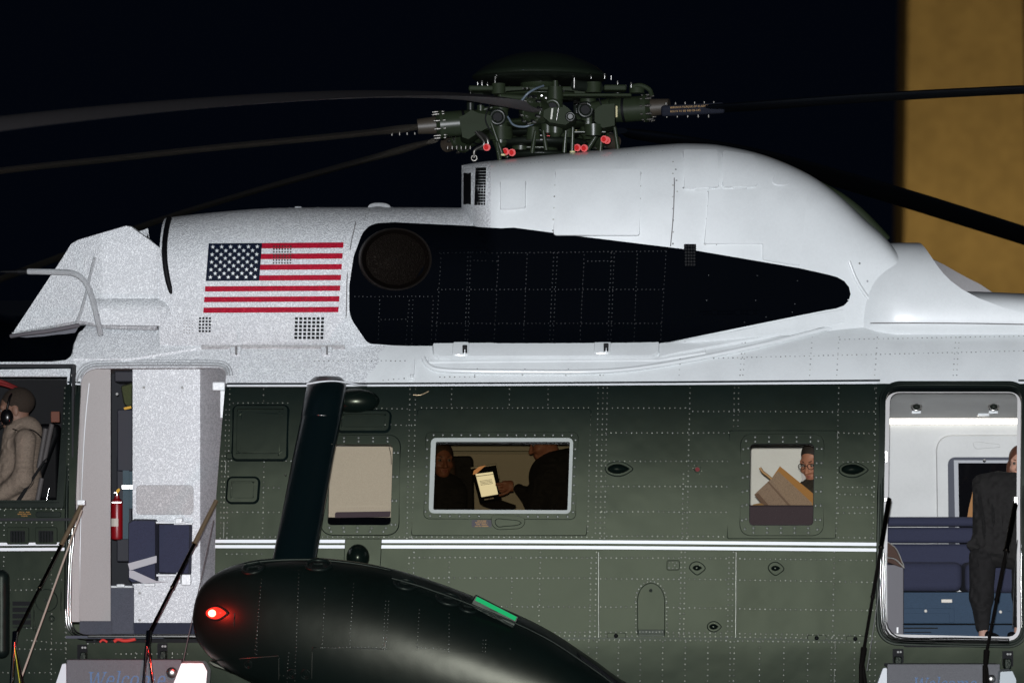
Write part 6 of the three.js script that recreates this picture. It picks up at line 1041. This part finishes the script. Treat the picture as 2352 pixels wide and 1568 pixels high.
// pilot in the cockpit
{
  const z = -0.80, p = thing('person', 'pilot in tan flight suit with black headset seated in the cockpit, facing left', 'person', uvz(30, 1150, z).toArray());
  const s = skinTone(0.30, 0.165, 0.115);
  head(p, uvz(36, 944, z), -1.62, 0.12, 0, 1.12, s, hairShort, std(rgb(0.05, 0.035, 0.025), 0.9, { map: T.speck }));
  body(p, 'flight_suit', [cap(uvz(50, 1000, z), uvz(38, 1110, z), 0.125, 0.14), cap(uvz(38, 1110, z), uvz(20, 1185, z), 0.15, 0.16), cap(uvz(66, 985, z), uvz(52, 1010, z), 0.06, 0.09), cap(uvz(58, 1010, z + 0.17), uvz(52, 1100, z + 0.22), 0.068, 0.056), cap(uvz(52, 1100, z + 0.22), uvz(-20, 1150, z + 0.18), 0.055, 0.046), cap(uvz(50, 1010, z - 0.2), uvz(46, 1100, z - 0.22), 0.07, 0.055), cap(uvz(20, 1185, z + 0.08), uvz(-110, 1180, z + 0.1), 0.09, 0.07)], std(rgb(0.38, 0.30, 0.235), 0.95, { map: T.speck, bumpMap: T.folds, bumpScale: 0.011 }), 0.012, 0.07);
  mesh('collar', tube([uvz(30, 985, z + 0.06), uvz(48, 976, z + 0.075), uvz(66, 970, z + 0.03), uvz(70, 972, z - 0.06), uvz(45, 978, z - 0.1)], 0.018, 8).translate(...p.position.clone().negate().toArray()), std(rgb(0.38, 0.30, 0.235), 0.95), p);
  const o = p.position.clone().negate().toArray();
  mesh('headset', [new THREE.SphereGeometry(0.048, 22, 16).scale(0.9, 1.15, 0.6).translate(...uvz(15, 958, z + 0.10).toArray()), tube([uvz(14, 945, z + 0.11), uvz(22, 912, z + 0.09), uvz(32, 901, z), uvz(22, 912, z - 0.09)], 0.009, 8), tube([uvz(12, 972, z + 0.11), uvz(-8, 985, z + 0.1), uvz(-30, 992, z + 0.06)], 0.005, 6), tube([uvz(28, 985, z + 0.12), uvz(45, 990, z + 0.14), uvz(70, 987, z + 0.13), uvz(93, 1004, z + 0.1), uvz(97, 1022, z + 0.06)], 0.004, 6)].map(g => g.translate(...o)), phys(rgb(0.005, 0.005, 0.006), 0.25, { clearcoat: 0.5 }), p);
  const seat = thing('pilot_seat', 'black pilot seat with grey raked frame bars behind the pilot', 'seat', uvz(100, 1165, z - 0.2).toArray()), so = seat.position.clone().negate().toArray();
  const bar = pts => tube(pts, 0.017, 8).translate(...so);
  mesh('seat_shell', [rod(uvz(124, 1000, z - 0.15), uvz(64, 1160, z - 0.15), 0.03), box(uvz(92, 975, z - 0.35), uvz(134, 1150, z - 0.16), 0.03)].map(g => g.translate(...so)), M.rubber, seat);
  mesh('frame_bar', [bar([uvz(118, 975, z + 0.05), uvz(100, 1060, z + 0.1)]), bar([uvz(104, 985, z + 0.1), uvz(88, 1075, z + 0.12)]), bar([uvz(95, 1098, z + 0.1), uvz(84, 1155, z + 0.1)])], std(rgb(0.13, 0.12, 0.12), 0.6), seat);
  mesh('belt', [skin([[98, 1058], [108, 1050], [45, 1152], [34, 1152]], flat(z + 0.26), { thick: 0.008 }).translate(...so)], M.rubber, seat);
  mesh('orange_knob', box(uvz(117, 945, z - 0.1), uvz(136, 970, z - 0.06), 0.006).translate(...so), std(rgb(0.22, 0.08, 0.05), 0.7), seat, 'dull orange block on the seat rail');
  mesh('metal_stay', rod(uvz(112, 1120, z + 0.16), uvz(106, 1150, z + 0.16), 0.006).translate(...so), M.chrome, seat);
  const c = thing('red_cable', 'red cable bundle under the cockpit ceiling above the pilot', 'cable', uvz(20, 885, z).toArray());
  mesh('bundle', [tube([uvz(-40, 868, z), uvz(0, 876, z + 0.02), uvz(25, 886, z), uvz(45, 897, z - 0.02), uvz(53, 905, z - 0.02)], 0.014, 8), tube([uvz(-30, 878, z), uvz(8, 884, z + 0.03), uvz(40, 895, z)], 0.01, 8)].map(g => g.translate(...c.position.clone().negate().toArray())), std(rgb(0.25, 0.015, 0.015), 0.7), c);
}
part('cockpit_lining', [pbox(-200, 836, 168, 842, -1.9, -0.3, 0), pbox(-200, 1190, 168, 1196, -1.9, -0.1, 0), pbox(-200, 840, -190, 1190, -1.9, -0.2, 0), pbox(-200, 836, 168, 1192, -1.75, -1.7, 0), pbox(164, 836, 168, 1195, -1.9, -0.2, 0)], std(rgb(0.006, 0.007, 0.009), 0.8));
// central window: woman at the left, person pointing at a laptop
{
  const z = -1.15, p = thing('person', 'woman with long brown hair behind the left end of the central window', 'person', uvz(1010, 1300, z).toArray());
  head(p, uvz(1012, 1061, z), 0.32, 0.02, 0, 1.02, skinTone(0.24, 0.09, 0.05), hairLong, std(rgb(0.05, 0.026, 0.014), 0.8, { map: T.speck }), { lips: std(rgb(0.26, 0.07, 0.05), 0.5) });
  body(p, 'black_jacket', [cap(uvz(1008, 1130, z - 0.03), uvz(1006, 1260, z - 0.02), 0.14, 0.15), cap(uvz(985, 1126, z), uvz(1035, 1126, z - 0.04), 0.09, 0.09), cap(uvz(1050, 1135, z), uvz(1058, 1220, z + 0.06), 0.062, 0.05), cap(uvz(968, 1135, z + 0.02), uvz(965, 1220, z + 0.08), 0.06, 0.05), cap(uvz(1010, 1105, z - 0.03), uvz(1010, 1130, z - 0.03), 0.05, 0.09)], M.blackCloth, 0.013, 0.06);
  const s = thing('high_back_seat', 'black high backed seat beside the woman in the central window', 'seat', uvz(1060, 1300, z).toArray());
  mesh('seat_back', skin(inset(rounded([1030, 1048, 1080, 1047, 1086, 1056, 1090, 1300, 1030, 1300], [8, 6, 6, 0, 0]), 3), flat(z - 0.18), { thick: 0.1, bev: 4 }).translate(...s.position.clone().negate().toArray()), M.blackCloth, s);
}
{
  const z = -0.95, p = thing('person', 'person in black jacket pointing a finger at the tilted laptop screen', 'person', uvz(1270, 1300, z).toArray());
  const s = skinTone(0.34, 0.14, 0.085);
  head(p, uvz(1252, 1018, z), -1.35, 0.3, 0, 1.05, s, hairShort, std(rgb(0.36, 0.24, 0.11), 0.8));
  body(p, 'black_jacket', [cap(uvz(1275, 1090, z), uvz(1290, 1250, z), 0.16, 0.17), cap(uvz(1252, 1098, z + 0.02), uvz(1310, 1078, z), 0.10, 0.12), cap(uvz(1318, 1072, z - 0.02), uvz(1325, 1200, z), 0.12, 0.12), cap(uvz(1250, 1105, z + 0.1), uvz(1232, 1160, z + 0.14), 0.085, 0.066), cap(uvz(1232, 1160, z + 0.14), uvz(1192, 1123, z + 0.06), 0.066, 0.035), cap(uvz(1268, 1062, z), uvz(1280, 1090, z), 0.055, 0.1)], M.blackCloth, 0.013, 0.05);
  const H = (u, v, dz = 0) => uvz(u, v, z + 0.06 + dz);
  const bend = (pts, r) => { const o = []; for (let i = 0; i + 1 < pts.length; i++) o.push(cap(pts[i], pts[i + 1], r * (1 - 0.08 * i), r * (1 - 0.08 * (i + 1)), { k: 0.006 })); return o; };
  const hand = field3([cap(H(1188, 1120), H(1172, 1116), 0.024, 0.028, { k: 0.02 }), cap(H(1172, 1112), H(1158, 1110), 0.022, 0.018, { k: 0.02 }), cap(H(1173, 1121), H(1160, 1121), 0.022, 0.018, { k: 0.02 }),
    ...bend([H(1160, 1109, 0.01), H(1148, 1111, 0.015), H(1138, 1112.5, 0.01), H(1129, 1113.5, 0.005)], 0.0095),
    ...bend([H(1158, 1114, 0.0), H(1146, 1117, 0.0), H(1147, 1123, 0.006), H(1155, 1124, 0.01)], 0.0095),
    ...bend([H(1159, 1119, -0.014), H(1149, 1123, -0.014), H(1150, 1128, -0.004), H(1158, 1127, 0.004)], 0.009),
    ...bend([H(1162, 1123, -0.026), H(1154, 1128, -0.026), H(1156, 1132, -0.016), H(1162, 1130, -0.008)], 0.0078),
    ...bend([H(1172, 1124, 0.016), H(1164, 1131, 0.022), H(1155, 1135, 0.02), H(1148, 1137, 0.014)], 0.0105)], 0.008, H(1196, 1142, -0.05), H(1122, 1100, 0.05), 0.003);
  mesh('hand', hand.translate(...p.position.clone().negate().toArray()), s, p);
  const l = thing('laptop', 'tilted laptop with bright document on its screen behind the central window', 'laptop', uvz(1118, 1165, z).toArray()), o = l.position.clone().negate().toArray();
  const quad = (pts, zz, th = 0.008) => skin(pairs(pts), flat(z + zz), { thick: th, max: 200 }).translate(...o);
  mesh('lid', quad([1080, 1073, 1140.5, 1064, 1152, 1147, 1102, 1157], -0.03, 0.01), phys(rgb(0.006, 0.006, 0.006), 0.8, { specularIntensity: 0.1 }), l);
  mesh('pale_edge', [quad([1081, 1073.5, 1140, 1065, 1140.8, 1068, 1081.7, 1077], -0.026, 0.001), quad([1139, 1065, 1141, 1065, 1147, 1099, 1145.5, 1099], -0.026, 0.001)], std(rgb(0.4, 0.36, 0.26), 0.5), l);
  const glow = (c, k) => new THREE.MeshStandardMaterial({ color: rgb(0.05, 0.05, 0.05), emissive: c, emissiveIntensity: k, roughness: 0.6 });
  mesh('screen_page', quad([1092, 1088.5, 1131.7, 1083.5, 1144, 1134.8, 1106, 1141.5], -0.024, 0.001), glow(rgb(1, 0.93, 0.66), 1.7), l, 'bright document page on the screen');
  mesh('screen_reflection', quad([1086, 1090, 1088, 1081, 1100, 1072, 1116, 1068.5, 1104, 1079, 1094, 1088], -0.0235, 0.001), glow(rgb(0.8, 0.36, 0.14), 1.0), l);
  mesh('screen_bar', [quad([1092.8, 1093.5, 1132.6, 1088.3, 1133, 1089.5, 1093.1, 1094.7], -0.022, 0.0005), ...[0, 1, 2, 3].map(i => { const v = 1104.5 + i * 3, u = 1101.5 + i * 0.8; return quad([u, v, u + 28, v - 4.2, u + 28.2, v - 3.3, u + 0.2, v + 0.9], -0.022, 0.0005); })], std(rgb(0.06, 0.08, 0.08), 0.7), l);
  mesh('keyboard_base', quad([1102, 1158, 1150, 1148, 1185, 1160, 1180, 1172, 1130, 1168], 0.0, 0.012), phys(rgb(0.015, 0.012, 0.010), 0.8, { specularIntensity: 0.1 }), l);
  mesh('keys', [0, 1].map(k => quad([1112 + k * 12, 1146 - k * 2, 1122 + k * 12, 1144.3 - k * 2, 1122.6 + k * 12, 1147 - k * 2, 1112.6 + k * 12, 1148.8 - k * 2], -0.022, 0.001)), std(rgb(0.4, 0.36, 0.28), 0.6), l);
}
// right window: man with glasses, papers, seat back
{
  const z = -0.62, p = thing('person', 'dark haired man with glasses looking down behind the right cabin window', 'person', uvz(1880, 1300, z).toArray());
  head(p, uvz(1872, 1064, z), -0.62, 0.30, 0, 1.08, skinTone(0.36, 0.16, 0.10), hairShort, std(rgb(0.018, 0.012, 0.009), 0.8), { glasses: true });
  body(p, 'brown_jacket', [cap(uvz(1890, 1140, z - 0.03), uvz(1893, 1280, z), 0.15, 0.16), cap(uvz(1862, 1132, z), uvz(1920, 1130, z - 0.03), 0.085, 0.1), cap(uvz(1858, 1140, z + 0.05), uvz(1850, 1215, z + 0.1), 0.06, 0.05), cap(uvz(1882, 1108, z - 0.03), uvz(1888, 1135, z - 0.03), 0.05, 0.09)], std(rgb(0.03, 0.024, 0.016), 0.95, { map: T.speck, bumpMap: T.folds, bumpScale: 0.02 }), 0.013, 0.06);
  mesh('white_collar', skin(rounded([1841, 1080, 1850, 1085, 1864, 1102, 1864, 1112, 1848, 1121, 1843, 1110], 2), flat(z + 0.02), { thick: 0.01 }).translate(...p.position.clone().negate().toArray()), std(rgb(0.42, 0.41, 0.42), 0.8), p);
  const d = thing('document_folder', 'open brown kraft paper folder standing behind the right cabin window', 'folder', uvz(1800, 1160, -0.42).toArray()), o = d.position.clone().negate().toArray();
  const leaf = (pts, zz, m, n = 'leaf', l) => mesh(n, skin(pairs(pts), flat(zz), { thick: 0.004, max: 200 }).translate(...o), m, d, l);
  leaf([1792, 1070.5, 1868, 1133, 1869, 1166, 1817, 1166, 1772, 1100], -0.46, std(rgb(0.32, 0.15, 0.035), 0.8), 'back_cover', 'orange brown back cover');
  leaf([1788, 1082, 1866, 1155, 1866, 1166, 1817, 1166, 1771, 1100], -0.44, std(rgb(0.27, 0.19, 0.13), 0.85, { map: T.speck }));
  leaf([1764, 1106.5, 1771, 1100, 1822, 1166, 1770, 1166, 1733, 1135.5], -0.42, std(rgb(0.25, 0.175, 0.125), 0.85, { map: T.speck }));
  leaf([1763, 1107, 1766, 1105, 1817, 1161, 1812, 1163], -0.416, std(rgb(0.14, 0.09, 0.06), 0.85), 'fold');
  leaf([1733, 1136, 1742, 1132, 1771, 1166, 1758, 1166], -0.41, std(rgb(0.12, 0.07, 0.045), 0.85), 'flap');
  leaf([1722, 1164, 1731, 1158, 1748, 1155, 1762, 1164], -0.40, std(rgb(0.25, 0.14, 0.05), 0.85), 'loose_sheet');
  mesh('roll_band', tube([uvz(1746, 1074, -0.43), uvz(1752, 1083, -0.43), uvz(1762, 1091, -0.43), uvz(1773, 1100, -0.43)], 0.009, 8).translate(...o), std(rgb(0.38, 0.22, 0.09), 0.5), d, 'rolled paper strip on top');
  const s = thing('seat_back', 'dark plum seat back along the bottom of the right cabin window', 'seat', uvz(1800, 1300, -0.3).toArray());
  mesh('upholstery', [pbox(1700, 1160, 1900, 1300, -0.36, -0.22, 0.02).translate(...s.position.clone().negate().toArray())], std(rgb(0.05, 0.035, 0.045), 0.9, { map: T.speck }), s);
}
// rear doorway: one bending away in black, one face behind
{
  const z = -0.78, p = thing('person', 'person in long black coat bending away inside the rear door', 'person', uvz(2285, 1466, z).toArray());
  const s = skinTone(0.42, 0.25, 0.19);
  body(p, 'black_coat', [cap(uvz(2256, 1112, z), uvz(2330, 1110, z), 0.05, 0.06), cap(uvz(2257, 1112, z), uvz(2259, 1265, z), 0.062, 0.07), cap(uvz(2290, 1125, z - 0.02), uvz(2290, 1262, z - 0.02), 0.12, 0.115), cap(uvz(2328, 1125, z), uvz(2328, 1268, z), 0.11, 0.11), cap(uvz(2258, 1268, z), uvz(2340, 1272, z), 0.055, 0.05), cap(uvz(2243, 1236, z + 0.05), uvz(2232, 1256, z + 0.08), 0.03, 0.022), cap(uvz(2298, 1110, z - 0.05), uvz(2310, 1150, z - 0.35), 0.07, 0.08)], M.blackCloth, 0.011, 0.035);
  mesh('coat_folds', [[2250, 1140, 2262, 1240], [2276, 1120, 2284, 1250], [2304, 1128, 2298, 1262], [2262, 1272, 2330, 1280]].map(([a, b, c, d]) => tube([uvz(a, b, z + 0.062), uvz((a + c) / 2 + 3, (b + d) / 2, z + 0.088), uvz(c, d, z + 0.062)], 0.012, 8)).map(g => g.translate(...p.position.clone().negate().toArray())), M.blackCloth, p);
  body(p, 'black_trousers', [cap(uvz(2258, 1280, z), uvz(2255, 1370, z), 0.09, 0.076), cap(uvz(2255, 1370, z), uvz(2257, 1438, z), 0.074, 0.045), cap(uvz(2350, 1280, z - 0.06), uvz(2346, 1365, z - 0.08), 0.075, 0.058), cap(uvz(2346, 1365, z - 0.08), uvz(2343, 1436, z - 0.1), 0.055, 0.04)], std(rgb(0.006, 0.005, 0.005), 0.9, { map: T.speck, bumpMap: T.folds, bumpScale: 0.02 }), 0.011, 0.03);
  body(p, 'ankles', [cap(uvz(2257, 1430, z), uvz(2260, 1458, z + 0.01), 0.032, 0.027), cap(uvz(2260, 1458, z + 0.01), uvz(2276, 1462, z + 0.04), 0.027, 0.022), cap(uvz(2343, 1430, z - 0.1), uvz(2338, 1458, z - 0.09), 0.032, 0.027)], s, 0.007, 0.02);
  body(p, 'black_shoes', [cap(uvz(2268, 1459, z + 0.02), uvz(2292, 1466, z + 0.08), 0.03, 0.02), cap(uvz(2274, 1464, z + 0.03), uvz(2284, 1466, z + 0.06), 0.03, 0.03), cap(uvz(2324, 1460, z - 0.05), uvz(2340, 1465, z - 0.06), 0.028, 0.026)], M.rubber, 0.007, 0.02);
  body(p, 'coat_knot', [cap(uvz(2228, 1250, z + 0.1), uvz(2240, 1240, z + 0.1), 0.02, 0.018), cap(uvz(2230, 1253, z + 0.1), uvz(2246, 1256, z + 0.1), 0.016, 0.02)], M.blackCloth, 0.006, 0.02);
  const q = thing('person', 'red haired person peering over the black coat at the rear door edge', 'person', uvz(2345, 1250, -1.35).toArray());
  head(q, uvz(2346, 1068, -1.35), -0.28, 0.02, 0, 0.98, skinTone(0.50, 0.27, 0.19), hairLong, std(rgb(0.11, 0.035, 0.015), 0.7, { map: T.speck }));
  body(q, 'dark_top', [cap(uvz(2345, 1130, -1.38), uvz(2345, 1260, -1.38), 0.13, 0.14), cap(uvz(2310, 1130, -1.38), uvz(2380, 1130, -1.38), 0.07, 0.07), cap(uvz(2303, 1135, -1.35), uvz(2285, 1160, -1.2), 0.05, 0.04), cap(uvz(2285, 1160, -1.2), uvz(2280, 1100, -1.1), 0.04, 0.03)], M.blackCloth, 0.013, 0.05);
  body(q, 'hand', [cap(uvz(2280, 1100, -1.1), uvz(2280, 1093, -1.06), 0.026, 0.024), ...[0, 1, 2, 3].map(i => cap(uvz(2272 + i * 4.4, 1094 - (i === 1 || i === 2 ? 1.5 : 0), -1.05), uvz(2271 + i * 4.6, 1097, -1.0), 0.0085, 0.0075, { k: 0.004 })), cap(uvz(2290, 1096, -1.06), uvz(2294, 1100, -1.03), 0.009, 0.008, { k: 0.006 })], s, 0.0035, 0.012);
  mesh('lanyard', [uvz(2309, 1090, -1.26), uvz(2317, 1092, -1.26)].map(w => box(w.clone().add(v3(-0.008, -0.006, 0)), w.clone().add(v3(0.008, 0.006, 0.006)), 0.003)).map(g => g.translate(...q.position.clone().negate().toArray())), std(rgb(0.01, 0.05, 0.25), 0.5), q, 'blue lanyard clips');
}

// ------------------------------------------------------------------ rivets as one piece per paint
{
  const dome = new THREE.SphereGeometry(1, 8, 4, 0, Math.PI * 2, 0, Math.PI / 2).rotateX(Math.PI / 2);
  const mats = { green: std(rgb(0.12, 0.125, 0.108), 0.33, { metalness: 0.6 }), white: phys(rgb(0.40, 0.415, 0.42), 0.4), black: M.blackRivet, gloss: std(rgb(0.08, 0.085, 0.075), 0.32, { metalness: 0.7 }) };
  for (const k of Object.keys(rivetAt)) {
    const im = new THREE.InstancedMesh(dome, mats[k], rivetAt[k].length);
    rivetAt[k].forEach((m, i) => im.setMatrixAt(i, m)); im.instanceMatrix.needsUpdate = true;
    for (let i = 0; i < rivetAt[k].length; i++) { const t = 0.35 + 0.85 * rnd(); im.setColorAt(i, rgb(t, t, t * (0.9 + 0.15 * rnd()))); }
    im.name = numbered('rivets'); im.castShadow = im.receiveShadow = true; im.userData.kind = 'stuff'; heli.add(im);
  }
}
scene.traverse(o => { if (o.isMesh) { o.castShadow = true; o.receiveShadow = true; } });
renderer.render(scene, camera);
